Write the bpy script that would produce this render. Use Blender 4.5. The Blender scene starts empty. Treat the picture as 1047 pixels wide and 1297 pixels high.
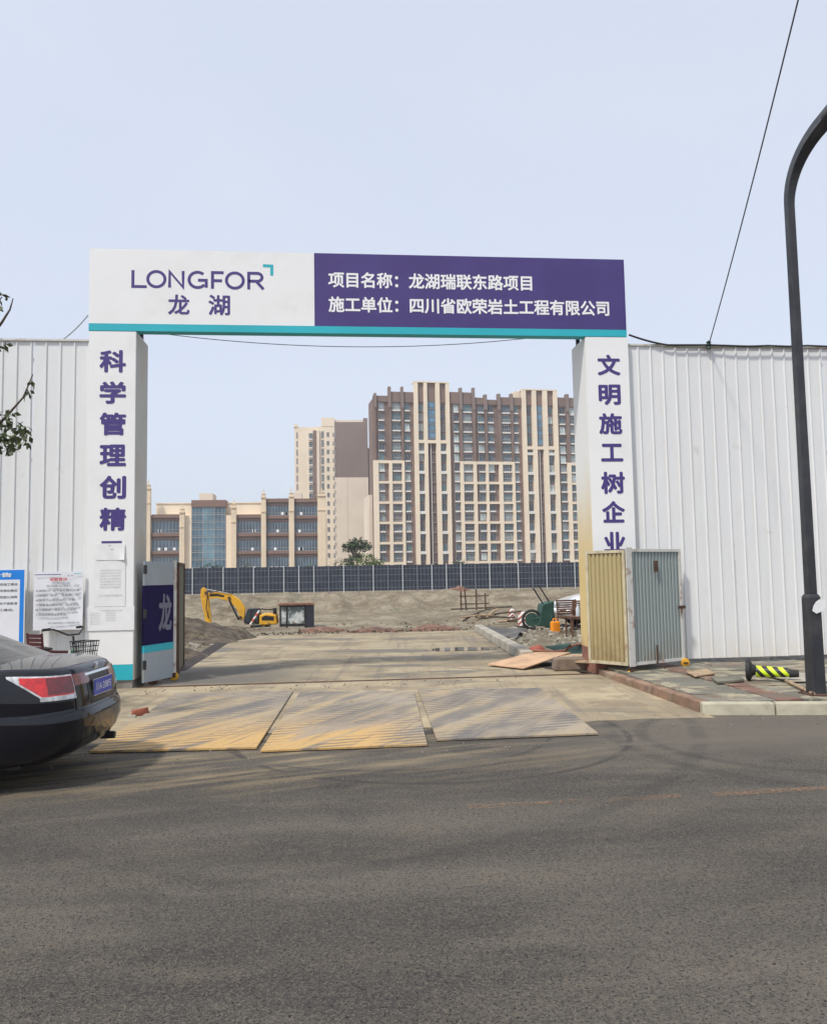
import bpy, bmesh, math, random
from mathutils import Vector, Matrix, noise
random.seed(7)
C = bpy.context.scene.collection
R = math.radians
# ------------------------------------------------------------------ camera
F = 1020.0; EYE = 1.7; W0, H0 = 1047.0, 1297.0
YAW, PITCH, ROLL = R(5.6), math.atan(79 / F), -.0173
cd = bpy.data.cameras.new('camera'); cam = bpy.data.objects.new('camera', cd); C.objects.link(cam)
CM = Matrix.Rotation(-YAW, 4, 'Z') @ Matrix.Rotation(math.pi / 2 + PITCH, 4, 'X') @ Matrix.Rotation(ROLL, 4, 'Z')
cam.matrix_world = Matrix.Translation((0, 0, EYE)) @ CM
cd.sensor_fit = 'VERTICAL'; cd.sensor_height = 24; cd.lens = 24 * F / H0
cd.clip_start = .05; cd.clip_end = 4000
bpy.context.scene.camera = cam
# ------------------------------------------------------------------ sky, sun, exposure
SUN_EL, SUN_AZ = R(56), R(225)          # azimuth clockwise from +Y
w = bpy.data.worlds.new('World'); bpy.context.scene.world = w; w.use_nodes = True
nt = w.node_tree; bg = nt.nodes['Background']
sky = nt.nodes.new('ShaderNodeTexSky'); sky.sky_type = 'NISHITA'; sky.sun_disc = False
sky.sun_elevation = SUN_EL; sky.sun_rotation = SUN_AZ; sky.dust_density = 2.5; sky.air_density = 1.0
hz = nt.nodes.new('ShaderNodeMixRGB'); hz.inputs[0].default_value = .70
hz.inputs[2].default_value = (6.9, 7.5, 8.7, 1)
tc = nt.nodes.new('ShaderNodeTexCoord'); mp = nt.nodes.new('ShaderNodeMapping'); mp.inputs['Scale'].default_value = (1, 1, 2.6)
nz = nt.nodes.new('ShaderNodeTexNoise'); nz.inputs['Scale'].default_value = 1.3; nz.inputs['Detail'].default_value = 5; nz.inputs['Distortion'].default_value = .6
cm = nt.nodes.new('ShaderNodeMixRGB'); cm.inputs[1].default_value = (6.35, 7.0, 8.45, 1); cm.inputs[2].default_value = (7.5, 7.95, 8.8, 1)
nt.links.new(tc.outputs['Generated'], mp.inputs[0]); nt.links.new(mp.outputs[0], nz.inputs['Vector']); nt.links.new(nz.outputs['Fac'], cm.inputs[0]); nt.links.new(cm.outputs[0], hz.inputs[2])
nt.links.new(sky.outputs[0], hz.inputs[1]); nt.links.new(hz.outputs[0], bg.inputs[0])
bg.inputs[1].default_value = .1
sd = bpy.data.lights.new('sun', 'SUN'); sd.energy = 2.6; sd.angle = R(4.5); sd.color = (1, .955, .88)
so = bpy.data.objects.new('sun', sd); C.objects.link(so)
sv = Vector((math.sin(SUN_AZ) * math.cos(SUN_EL), math.cos(SUN_AZ) * math.cos(SUN_EL), math.sin(SUN_EL)))
so.rotation_euler = sv.to_track_quat('Z', 'Y').to_euler(); so.location = (0, -5, 30)
vs = bpy.context.scene.view_settings
bpy.context.scene.display_settings.display_device = 'sRGB'
vs.view_transform = 'Standard'; vs.look = 'None'; vs.gamma = 1; vs.use_curve_mapping = False; vs.exposure = 0.38
bpy.context.scene.cycles.max_bounces = 6
HAZE = .00045

# ------------------------------------------------------------------ helpers
def ray(px, py):
    return CM.to_3x3() @ Vector(((px - W0 / 2) / F, -(py - H0 / 2) / F, -1))
def at(px, py, Y):
    d = ray(px, py); t = Y / d.y; return Vector((d.x * t, Y, EYE + d.z * t))
def gz(px, py, z=0):
    d = ray(px, py); t = (z - EYE) / d.z; return Vector((d.x * t, d.y * t, z))

def srgb(r, g, b):
    f = lambda c: (c / 255 / 12.92) if c <= 10 else (((c / 255) + .055) / 1.055) ** 2.4
    return (f(r), f(g), f(b))

class NT:
    def __init__(s, name):
        s.m = bpy.data.materials.new(name); s.m.use_nodes = True
        s.t = s.m.node_tree; s.b = s.t.nodes['Principled BSDF']
        s.geo = None
    def n(s, k, **kw):
        x = s.t.nodes.new(k)
        for a, v in kw.items(): setattr(x, a, v)
        return x
    def l(s, a, b): s.t.links.new(a, b)
    def pos(s, obj=False):
        if obj: return s.n('ShaderNodeTexCoord').outputs['Object']
        return s.n('ShaderNodeNewGeometry').outputs['Position']
    def mapv(s, v, scale=(1, 1, 1), rot=(0, 0, 0), loc=(0, 0, 0)):
        if any(rot):
            q = s.n('ShaderNodeMapping'); q.inputs['Rotation'].default_value = rot; s.l(v, q.inputs['Vector']); v = q.outputs[0]; rot = (0, 0, 0)
        m = s.n('ShaderNodeMapping'); m.inputs['Scale'].default_value = scale
        m.inputs['Rotation'].default_value = rot; m.inputs['Location'].default_value = loc
        s.l(v, m.inputs['Vector']); return m.outputs[0]
    def noise(s, v, scale, detail=4, rough=.55, dist=0):
        x = s.n('ShaderNodeTexNoise'); x.inputs['Scale'].default_value = scale
        x.inputs['Detail'].default_value = detail; x.inputs['Roughness'].default_value = rough
        x.inputs['Distortion'].default_value = dist
        s.l(v, x.inputs['Vector']); return x.outputs['Fac']
    def ramp(s, f, a, b, lo=0., hi=1.):
        x = s.n('ShaderNodeMapRange'); x.clamp = True; x.interpolation_type = 'SMOOTHSTEP'
        x.inputs[1].default_value = a; x.inputs[2].default_value = b
        x.inputs[3].default_value = lo; x.inputs[4].default_value = hi
        s.l(f, x.inputs[0]); return x.outputs[0]
    def math(s, op, a, b=None):
        x = s.n('ShaderNodeMath', operation=op)
        for i, v in enumerate((a, b)):
            if v is None: continue
            if isinstance(v, (int, float)): x.inputs[i].default_value = v
            else: s.l(v, x.inputs[i])
        return x.outputs[0]
    def mix(s, f, a, b, mode='MIX'):
        x = s.n('ShaderNodeMixRGB', blend_type=mode)
        for i, v in ((0, f), (1, a), (2, b)):
            if isinstance(v, (int, float)): x.inputs[i].default_value = v
            elif isinstance(v, tuple): x.inputs[i].default_value = (*v[:3], 1)
            else: s.l(v, x.inputs[i])
        return x.outputs[0]
    def sep(s, v):
        x = s.n('ShaderNodeSeparateXYZ'); s.l(v, x.inputs[0]); return x.outputs
    def bump(s, h, strength=.5, dist=.01, prev=None):
        x = s.n('ShaderNodeBump'); x.inputs['Strength'].default_value = strength
        x.inputs['Distance'].default_value = dist; s.l(h, x.inputs['Height'])
        if prev: s.l(prev, x.inputs['Normal'])
        s.l(x.outputs[0], s.b.inputs['Normal']); return x.outputs[0]
    def base(s, c):
        if isinstance(c, tuple): s.b.inputs['Base Color'].default_value = (*c[:3], 1)
        else: s.l(c, s.b.inputs['Base Color'])
    def set(s, **kw):
        for k, v in kw.items():
            i = s.b.inputs[k.replace('_', ' ')]
            if isinstance(v, (int, float)): i.default_value = v
            else: s.l(v, i)

def mat(name, c, rough=.7, var=.12, scale=3., metal=0., coat=0., bump=0., bscale=40., spec=.5, dirt=None, dscale=2., damt=.5):
    t = NT(name); v = t.pos()
    f = t.ramp(t.noise(v, scale, 5), .3, .7)
    col = t.mix(f, tuple(x * (1 - var) for x in c), tuple(min(1, x * (1 + var)) for x in c))
    if dirt:
        d = t.ramp(t.noise(v, dscale, 6, .65), .5, .72, 0, damt); col = t.mix(d, col, dirt)
    t.base(col); t.set(Roughness=rough, Metallic=metal, Coat_Weight=coat)
    t.b.inputs['Specular IOR Level'].default_value = spec
    if bump: t.bump(t.noise(v, bscale, 4), bump, .01)
    return t.m

# ---- plain materials
WHITE = mat('white_panel', (.80, .80, .79), .45, .02, 1.5, bump=.3, bscale=1.6, dirt=(.6, .58, .54), dscale=.8, damt=.25)
BOARDW = mat('white_banner', (.83, .83, .82), .4, .015, 1, bump=.45, bscale=1.4, dirt=(.62, .60, .56), dscale=1.2, damt=.22)
PURPLE = mat('purple_banner', (.058, .036, .175), .42, .08, 1., bump=.45, bscale=1.4)
TEAL = mat('teal_banner', (.02, .42, .50), .5, .05, 1.)
INKP = mat('purple_letter', (.062, .040, .20), .6, .03, 1.)
INKW = mat('white_letter', (.84, .84, .84), .6, .01, 1.)
INKG = mat('grey_letter', (.18, .18, .19), .7, .1, 1.)
INKR = mat('red_letter', (.55, .03, .04), .6, .1, 1.)
INKO = mat('orange_letter', (.62, .17, .06), .6, .1, 1.)
PALEINK = mat('faded_letter', (.42, .42, .42), .7, .1, 1.)
BLACK = mat('black_plastic', (.022, .022, .024), .5, .2, 4)
POLEM = mat('lamp_paint', (.030, .031, .036), .42, .15, 6, dirt=(.10, .09, .08), dscale=3, damt=.35)
PAPER = mat('paper', (.78, .78, .78), .8, .03, 8)
NOTICEW = mat('notice_sheet', (.74, .75, .79), .6, .03, 3)
BLUE = mat('blue_notice', (.008, .22, .72), .5, .04, 3)
CONC = mat('concrete', (.36, .33, .27), .9, .18, 2.5, bump=.5, bscale=30, dirt=(.2, .15, .1), damt=.6)
KERBM = mat('kerb_concrete', (.42, .39, .29), .9, .18, 3, bump=.5, bscale=30, dirt=(.13, .11, .09), dscale=1.6, damt=.85)
REDDIRT = mat('red_soil', (.25, .11, .075), .95, .3, 3, bump=.8, bscale=20)
BRICKM = mat('red_brick', (.27, .085, .05), .9, .25, 12, bump=.5, bscale=40)
DARKSOIL = mat('dark_soil', (.085, .066, .046), .95, .45, 5, bump=1, bscale=11, dirt=(.20, .16, .105), dscale=2.5, damt=.6)
RUST = mat('rusty_steel', (.10, .055, .035), .8, .35, 6, .2, bump=.4)
STEEL = mat('grey_steel', (.30, .30, .30), .5, .15, 6, .5)
YELLOW = mat('machine_yellow', (.72, .37, .015), .55, .12, 3, dirt=(.3, .2, .08), damt=.4)
ORANGE = mat('orange_plastic', (.85, .28, .01), .5, .1, 5)
GREEN = mat('green_paint', (.025, .075, .055), .6, .2, 5)
WOOD = mat('weathered_wood', (.36, .26, .16), .85, .25, 6, bump=.4)
PLY = mat('plywood_sheet', (.50, .32, .19), .8, .2, 2.5, dirt=(.30, .22, .15), damt=.5)
RATTAN = mat('brown_rattan', (.12, .055, .03), .7, .3, 20, bump=.6)
MAROON = mat('maroon_plastic', (.10, .018, .02), .6, .2, 5)
MINT = mat('mint_paint', (.18, .62, .42), .4, .06, 4)
CREAMP = mat('cream_plastic', (.66, .66, .56), .5, .05, 4)
RUBBER = mat('rubber', (.02, .02, .02), .75, .2, 10, bump=.2)
HIVIS = mat('hivis_yellow', (.62, .82, .02), .5, .06, 10)
REDW = mat('barrier_red', (.66, .08, .03), .5, .1, 5)
CHROME = mat('chrome', (.75, .76, .78), .12, .02, 5, 1.)
CABGLASS = mat('cab_glass', (.02, .035, .045), .08, .1, 5, spec=.8)
CARGLASS = mat('car_glass', (.012, .014, .018), .05, .05, 5, spec=.9)
PAINTK = mat('black_car_paint', (.006, .0065, .011), .6, .1, 2, .0, coat=1., spec=.02)
PAINTW = mat('white_car_paint', (.80, .81, .82), .25, .02, 2, coat=1.)
TRIM = mat('dark_trim', (.012, .012, .013), .4, .1, 4)
LIGHTR = mat('lamp_red', (.62, .012, .012), .12, .25, 18, coat=1.)
LIGHTDR = mat('lamp_dark_red', (.16, .008, .01), .12, .25, 18, coat=1.)
LIGHTC = mat('lamp_clear', (.55, .56, .56), .15, .35, 25, coat=1.)
PLATEB = mat('number_plate_blue', (.03, .06, .42), .4, .05, 4)
# buildings
CREAM = mat('cream_render', (.80, .685, .53), .85, .04, .15)
CREAMS = mat('cream_wall', (.74, .64, .52), .88, .05, .12)
BROWN = mat('brown_render', (.205, .142, .118), .85, .10, .2)
TAUPE = mat('taupe_render', (.235, .178, .155), .88, .05, .1)
DBROWN = mat('dark_brown_tile', (.14, .098, .09), .8, .15, .3)
LEDGE = mat('white_ledge', (.72, .70, .66), .7, .05, 1)
FRAMEM = mat('window_frame', (.34, .33, .32), .5, .1, 2)
FRAMEW = mat('white_window_frame', (.6, .6, .58), .5, .1, 2)
def glass(name, c, r=.12):
    return mat(name, c, r, .35, .35, spec=.7)
GL = [glass('glass_slate', (.065, .095, .12)), glass('glass_teal', (.07, .13, .15)), glass('glass_dark', (.03, .038, .05)),
      glass('glass_curtain', (.22, .26, .27), .3), glass('glass_pale', (.42, .50, .50), .35), glass('glass_brown', (.11, .09, .09))]
GBLUE = glass('glass_blue', (.09, .26, .42)); GSCH = glass('glass_school', (.06, .10, .14)); GSCHB = glass('glass_school_light', (.12, .24, .31))
GSCHC = glass('glass_school_front', (.065, .13, .18)); MESHD = None

# ---- special materials
def m_asphalt():
    t = NT('asphalt'); v = t.pos(); x, y, z = t.sep(v)
    big = t.noise(t.mapv(v, (.16, .75, 1), (0, 0, .06)), 1.1, 4, .55)
    mid = t.noise(t.mapv(v, (.5, 1.2, 1)), 2.1, 5, .6)
    fine = t.noise(v, 85, 3, .7)
    vo = t.n('ShaderNodeTexVoronoi'); vo.inputs['Scale'].default_value = 120; t.l(v, vo.inputs['Vector'])
    vc = t.n('ShaderNodeTexVoronoi'); vc.inputs['Scale'].default_value = 120; t.l(v, vc.inputs['Vector'])
    c = t.mix(t.ramp(big, .38, .62), (.066, .060, .053), (.128, .113, .093))
    c = t.mix(t.ramp(mid, .45, .75, 0, .6), c, (.145, .122, .094))
    pt = t.noise(t.mapv(v, (.35, .8, 1), (0, 0, .12), (9, 3, 0)), .9, 5, .6, .8); c = t.mix(t.ramp(pt, .52, .62, 0, .45), c, (.040, .037, .036))
    oil = t.noise(t.mapv(v, (1, 1, 1), (0, 0, 0), (3, 11, 0)), .8, 3, .5); c = t.mix(t.ramp(oil, .66, .74, 0, .5), c, (.03, .028, .028))
    st = t.sep(vc.outputs['Color'])[0]
    c = t.mix(t.ramp(st, .55, .95, 0, .42), c, (.205, .172, .130))
    c = t.mix(t.ramp(st, .30, .0, 0, .6), c, (.020, .019, .018))
    pits = t.ramp(t.noise(v, 55, 2, .6), .41, .34, 0, .95)
    c = t.mix(pits, c, (.018, .017, .017))
    # yellow clay dragged out of the gate: falls off away from the plates
    dst = t.math('MULTIPLY', t.ramp(y, 6.2, 7.7), t.ramp(x, 4.0, -1.0))
    s = t.noise(t.mapv(v, (.3, 2.4, 1), (0, 0, -.30)), 2.0, 6, .65)
    cl = t.math('MULTIPLY', t.ramp(s, .42, .66, 0, .85), dst)
    c = t.mix(cl, c, (.34, .265, .155))
    dk = t.math('MULTIPLY', t.ramp(y, 7.2, 8.4), t.ramp(t.noise(t.mapv(v, (.4, 1.6, 1)), 1.8, 5), .44, .6, 0, .7))
    c = t.mix(dk, c, (.05, .045, .045))
    c = t.mix(t.math('MULTIPLY', t.ramp(y, 6.6, 8.2), t.ramp(x, 1.0, 4.0, 0, .6)), c, (.18, .155, .125))
    # tyre arcs
    for cx, cy, rr, wd, a in ((1.0, 8.7, 2.05, .05, .55), (.55, 8.9, 1.75, .04, .4), (4.6, 7.9, 1.5, .10, .35), (5.1, 7.9, 2.3, .12, .3), (-1.5, 10.2, 5.6, .12, .28)):
        dx = t.math('SUBTRACT', x, cx); dy = t.math('SUBTRACT', y, cy)
        d = t.math('SQRT', t.math('ADD', t.math('MULTIPLY', dx, dx), t.math('MULTIPLY', dy, dy)))
        e = t.math('ABSOLUTE', t.math('SUBTRACT', d, rr))
        k = t.math('MULTIPLY', t.ramp(e, wd, wd * .3, 0, a), t.ramp(mid, .38, .52))
        c = t.mix(k, c, (.035, .033, .033))
    t.base(c); t.set(Roughness=.9); t.b.inputs['Specular IOR Level'].default_value = .3
    b = t.bump(vo.outputs['Distance'], .8, .009); t.bump(t.noise(v, 30, 4), .35, .012, b)
    return t.m
def m_slab(name, muddy=1., dark=.5, shade=1.):
    t = NT(name); v = t.pos(); x, y, z = t.sep(v)
    big = t.noise(t.mapv(v, (.5, .9, 1)), .9, 6, .6, .4)
    fine = t.noise(v, 22, 4, .65)
    streak = t.noise(t.mapv(v, (2.2, .3, 1), (0, 0, .12)), 1.6, 5, .6, .3)
    c = t.mix(t.ramp(big, .35, .65), (.29, .238, .160), (.47, .39, .262))
    c = t.mix(t.ramp(streak, .5, .68, 0, .6 * muddy), c, (.44, .35, .21))
    tr2 = t.noise(t.mapv(v, (3.2, .16, 1), (0, 0, .10), (1, 4, 0)), 1.3, 5, .65, .2); c = t.mix(t.ramp(tr2, .52, .66, 0, .55), c, (.20, .17, .14))
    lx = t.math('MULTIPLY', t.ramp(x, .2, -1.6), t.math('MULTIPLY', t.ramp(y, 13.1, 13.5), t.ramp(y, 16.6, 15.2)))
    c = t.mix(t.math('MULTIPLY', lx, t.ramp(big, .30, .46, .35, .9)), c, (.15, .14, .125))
    bl0 = t.noise(t.mapv(v, (.55, .8, 1), (0, 0, .25), (2, 9, 0)), 1.5, 8, .68, 1.1)
    c = t.mix(t.ramp(bl0, .53, .60, 0, .62 * muddy), c, (.185, .145, .10)); c = t.mix(t.ramp(bl0, .40, .34, 0, .5), c, (.52, .46, .35))
    wet = t.ramp(t.noise(t.mapv(v, (.35, 1.1, 1), (0, 0, .1), (3.1, 7.7, 0)), .75, 6, .62, .6), .53, .60, 0, dark)
    c = t.mix(wet, c, (.135, .118, .098))
    c = t.mix(t.ramp(fine, .5, .8, 0, .35), c, (.28, .24, .19))
    c = t.mix(t.ramp(t.noise(v, 6, 3), .68, .74, 0, .8), c, (.14, .11, .08))
    c = t.mix(1.0, c, (shade, shade * .985, shade * .95), 'MULTIPLY')
    t.base(c); t.set(Roughness=t.ramp(wet, 0, 1, .92, .5)); t.bump(fine, .4, .01)
    return t.m
def m_plate():
    t = NT('steel_plate'); v = t.pos(); x, y, z = t.sep(v)
    oi = t.n('ShaderNodeObjectInfo').outputs['Random']
    off = t.n('ShaderNodeCombineXYZ'); t.l(t.math('MULTIPLY', oi, 37.), off.inputs[0]); 
    va = t.n('ShaderNodeVectorMath', operation='ADD'); t.l(v, va.inputs[0]); t.l(off.outputs[0], va.inputs[1]); vv = va.outputs[0]
    streak = t.noise(t.mapv(v, (.32, 2.1, 1), (0, 0, -.98)), 1.35, 5, .6, .4)
    big = t.noise(t.mapv(vv, (.8, .8, 1)), .9, 5, .6)
    c = t.mix(t.ramp(streak, .38, .6), (.165, .15, .135), (.36, .285, .18))
    c = t.mix(t.ramp(streak, .56, .68), c, (.42, .31, .16))
    c = t.mix(t.ramp(big, .45, .62, .0, .7), c, (.34, .29, .225))
    front = t.ramp(y, 10.4, 8.4, 0, .85)
    c = t.mix(t.math('MULTIPLY', front, t.math('MULTIPLY', t.ramp(x, 1.2, .2), t.ramp(streak, .36, .50, .25, 1.3))), c, (.52, .33, .125))
    # chevron tread ripples, worn off in patches
    wv = t.n('ShaderNodeTexWave', wave_type='BANDS', bands_direction='Y'); wv.inputs['Scale'].default_value = 2.3
    wv.inputs['Distortion'].default_value = 1.3; wv.inputs['Detail'].default_value = 3; wv.inputs['Detail Scale'].default_value = 2.2
    t.l(t.mapv(v, (.55, 1, 1), (0, 0, -.18)), wv.inputs['Vector'])
    patch = t.ramp(t.noise(t.mapv(vv, (.4, 1.3, 1), (0, 0, -1.0)), 1.2, 4, .5), .44, .56)
    rip = t.math('MULTIPLY', t.ramp(wv.outputs['Fac'], .45, .75, 0, .75), patch)
    c = t.mix(rip, c, (.115, .105, .10))
    c = t.mix(t.ramp(t.noise(v, 26, 4, .7), .5, .75, 0, .4), c, (.18, .13, .08))
    c = t.mix(t.ramp(t.noise(t.mapv(v, (.3, 3.4, 1), (0, 0, -1.1)), 1.5, 6, .7, .4), .56, .66, 0, .7), c, (.20, .165, .13))
    c = t.mix(t.ramp(t.noise(v, 7, 4), .66, .74, 0, .7), c, (.12, .08, .05))
    t.base(c); t.set(Roughness=.75, Metallic=.0); t.bump(rip, .5, .012)
    return t.m
def m_dirt():
    t = NT('dry_earth'); v = t.pos(); x, y, z = t.sep(v)
    a = t.noise(t.mapv(v, (.3, .3, 1.4)), .9, 8, .68, .3); b = t.noise(t.mapv(v, (1, .35, 1)), 1.1, 6, .65)
    c = t.mix(t.ramp(a, .35, .65), (.20, .162, .11), (.38, .325, .235))
    c = t.mix(t.ramp(b, .55, .7, 0, .7), c, (.38, .32, .23))
    vs_ = t.noise(t.mapv(v, (1.1, .08, .4)), 1.0, 6, .7, .3); c = t.mix(t.math('MULTIPLY', t.ramp(y, 61, 66), t.ramp(vs_, .45, .62, 0, .6)), c, (.20, .16, .11))
    c = t.mix(t.ramp(t.noise(v, .35, 5, .6, .5), .56, .66, 0, .45), c, (.19, .20, .13))
    c = t.mix(t.ramp(t.noise(v, 3.0, 5, .7), .58, .66, 0, .7), c, (.12, .09, .06))
    c = t.mix(t.ramp(t.noise(t.mapv(v, (1, .6, 2.2)), 3.6, 6, .8), .49, .60, 0, .5), c, (.15, .12, .08))
    c = t.mix(t.ramp(t.noise(t.mapv(v, (1, .7, 2.0), (0, 0, 0), (7, 1, 3)), .8, 6, .7), .54, .64, 0, .5), c, (.42, .36, .26))
    t.base(c); t.set(Roughness=.97); t.b.inputs['Specular IOR Level'].default_value = .2
    bb = t.bump(a, 1., .5); t.bump(t.noise(v, 5, 6, .8), 1., .12, bb)
    return t.m
def m_paving():
    t = NT('muddy_paver'); v = t.pos()
    oi = t.n('ShaderNodeObjectInfo').outputs['Random']
    c = t.mix(oi, (.13, .125, .10), (.21, .195, .155))
    c = t.mix(t.ramp(t.noise(t.mapv(v, (1, 1.6, 1)), 1.9, 6, .65, .6), .50, .60, 0, .85), c, (.40, .35, .24))
    c = t.mix(t.ramp(t.noise(t.mapv(v, (1, 1.3, 1), (0, 0, 0), (5, 2, 0)), 1.2, 6, .65, .6), .52, .62, 0, .7), c, (.16, .105, .07))
    c = t.mix(t.ramp(t.noise(v, 20, 4), .5, .75, 0, .5), c, (.10, .09, .07))
    t.base(c); t.set(Roughness=.9); t.bump(t.noise(v, 60, 3), .3, .006)
    return t.m
def m_redpave():
    t = NT('red_paver'); v = t.pos()
    c = t.mix(t.ramp(t.noise(v, 3, 5), .4, .65), (.20, .10, .072), (.15, .115, .085))
    c = t.mix(t.ramp(t.noise(t.mapv(v, (1, 1.6, 1)), 2.2, 6, .65, .6), .54, .64, 0, .8), c, (.36, .31, .22))
    t.base(c); t.set(Roughness=.9); return t.m
def m_sheet(name, c, mud, mudz=(.5, .0), streakcol=(.45, .40, .33)):
    t = NT(name); v = t.pos(); x, y, z = t.sep(v)
    s = t.noise(t.mapv(v, (9, 9, .35)), 1, 5, .6)
    col = t.mix(t.ramp(s, .5, .8, 0, .22), c, streakcol)
    col = t.mix(t.ramp(t.noise(v, 2.2, 5, .7), .62, .72, 0, .35), col, streakcol)
    m = t.math('MULTIPLY', t.ramp(z, mudz[0], mudz[1]), t.ramp(t.noise(v, 5, 5), .3, .65, .3, 1.))
    col = t.mix(t.math('MULTIPLY', m, .75), col, mud)
    oi = t.n('ShaderNodeObjectInfo').outputs['Random']
    col = t.mix(t.math('MULTIPLY', oi, .10), col, tuple(q * .7 for q in c))
    sp = t.ramp(t.noise(t.mapv(v, (1, 1, .6)), 14, 4, .7), .70, .78, 0, .5); col = t.mix(sp, col, streakcol)
    t.base(col); t.set(Roughness=.42); t.bump(t.noise(t.mapv(v, (1, 1, .5)), 1.3, 3), .5, .04)
    return t.m
def m_stained():
    # white banner cloth on the right pillar, yellowed by clay splashes on its lower half
    t = NT('stained_banner'); v = t.pos(); x, y, z = t.sep(v)
    zz = t.math('ADD', z, t.math('MULTIPLY', t.noise(t.mapv(v, (3, 3, 1)), 1.0, 5), .9))
    col = t.mix(t.ramp(zz, 4.3, 2.0), (.76, .76, .74), (.66, .50, .22))
    col = t.mix(t.ramp(zz, 1.1, .5), col, (.34, .17, .09))
    t.base(col); t.set(Roughness=.6); return t.m
def m_mesh():
    t = NT('dark_mesh'); v = t.pos()
    c = t.mix(t.ramp(t.noise(v, 1.1, 5), .35, .65), (.012, .019, .036), (.028, .037, .060))
    t.base(c); t.set(Roughness=.7); return t.m
ASPHALT = m_asphalt(); APRON = m_slab('apron_concrete', .8, .45, .92); SLAB = m_slab('site_concrete', 1., .8, .80)
PLATEM = m_plate(); DIRT = m_dirt(); PAVER = m_paving(); REDPAVE = m_redpave()
SHEETW = m_sheet('white_hoarding', (.74, .745, .74), (.66, .60, .50), (.75, .05))
SHEETY = m_sheet('ochre_corrugated', (.40, .33, .17), (.20, .13, .07), (1.1, .0), (.16, .12, .065))
SHEETB = m_sheet('blue_grey_corrugated', (.30, .345, .335), (.28, .22, .15), (.8, .0), (.42, .40, .34))
SHEETO = m_sheet('olive_corrugated', (.16, .15, .11), (.12, .09, .06), (.8, .0), (.10, .09, .06))
STAINED = m_stained(); MESHD = m_mesh()
RUSTW = mat('chipped_white_paint', (.62, .61, .57), .6, .08, 5, dirt=(.25, .11, .05), dscale=5, damt=.9)

# ---- objects
def tag(o, label=None, cat=None, group=None, kind=None):
    if label: o['label'] = label
    if cat: o['category'] = cat
    if group: o['group'] = group
    if kind: o['kind'] = kind
    return o
def empty(name, loc=(0, 0, 0), rz=0., label=None, cat=None, group=None):
    o = bpy.data.objects.new(name, None); C.objects.link(o); o.location = loc; o.rotation_euler = (0, 0, rz)
    o.empty_display_size = .2
    return tag(o, label, cat, group)
def inst(name, me, parent=None, loc=(0, 0, 0), rot=(0, 0, 0), scale=None):
    o = bpy.data.objects.new(name, me); C.objects.link(o); o.location = loc; o.rotation_euler = rot
    if scale: o.scale = scale
    if parent: o.parent = parent
    return o
def copy_tree(o, parent=None):
    c = o.copy(); C.objects.link(c); c.parent = parent
    for ch in list(o.children): copy_tree(ch, c)
    return c

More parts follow.
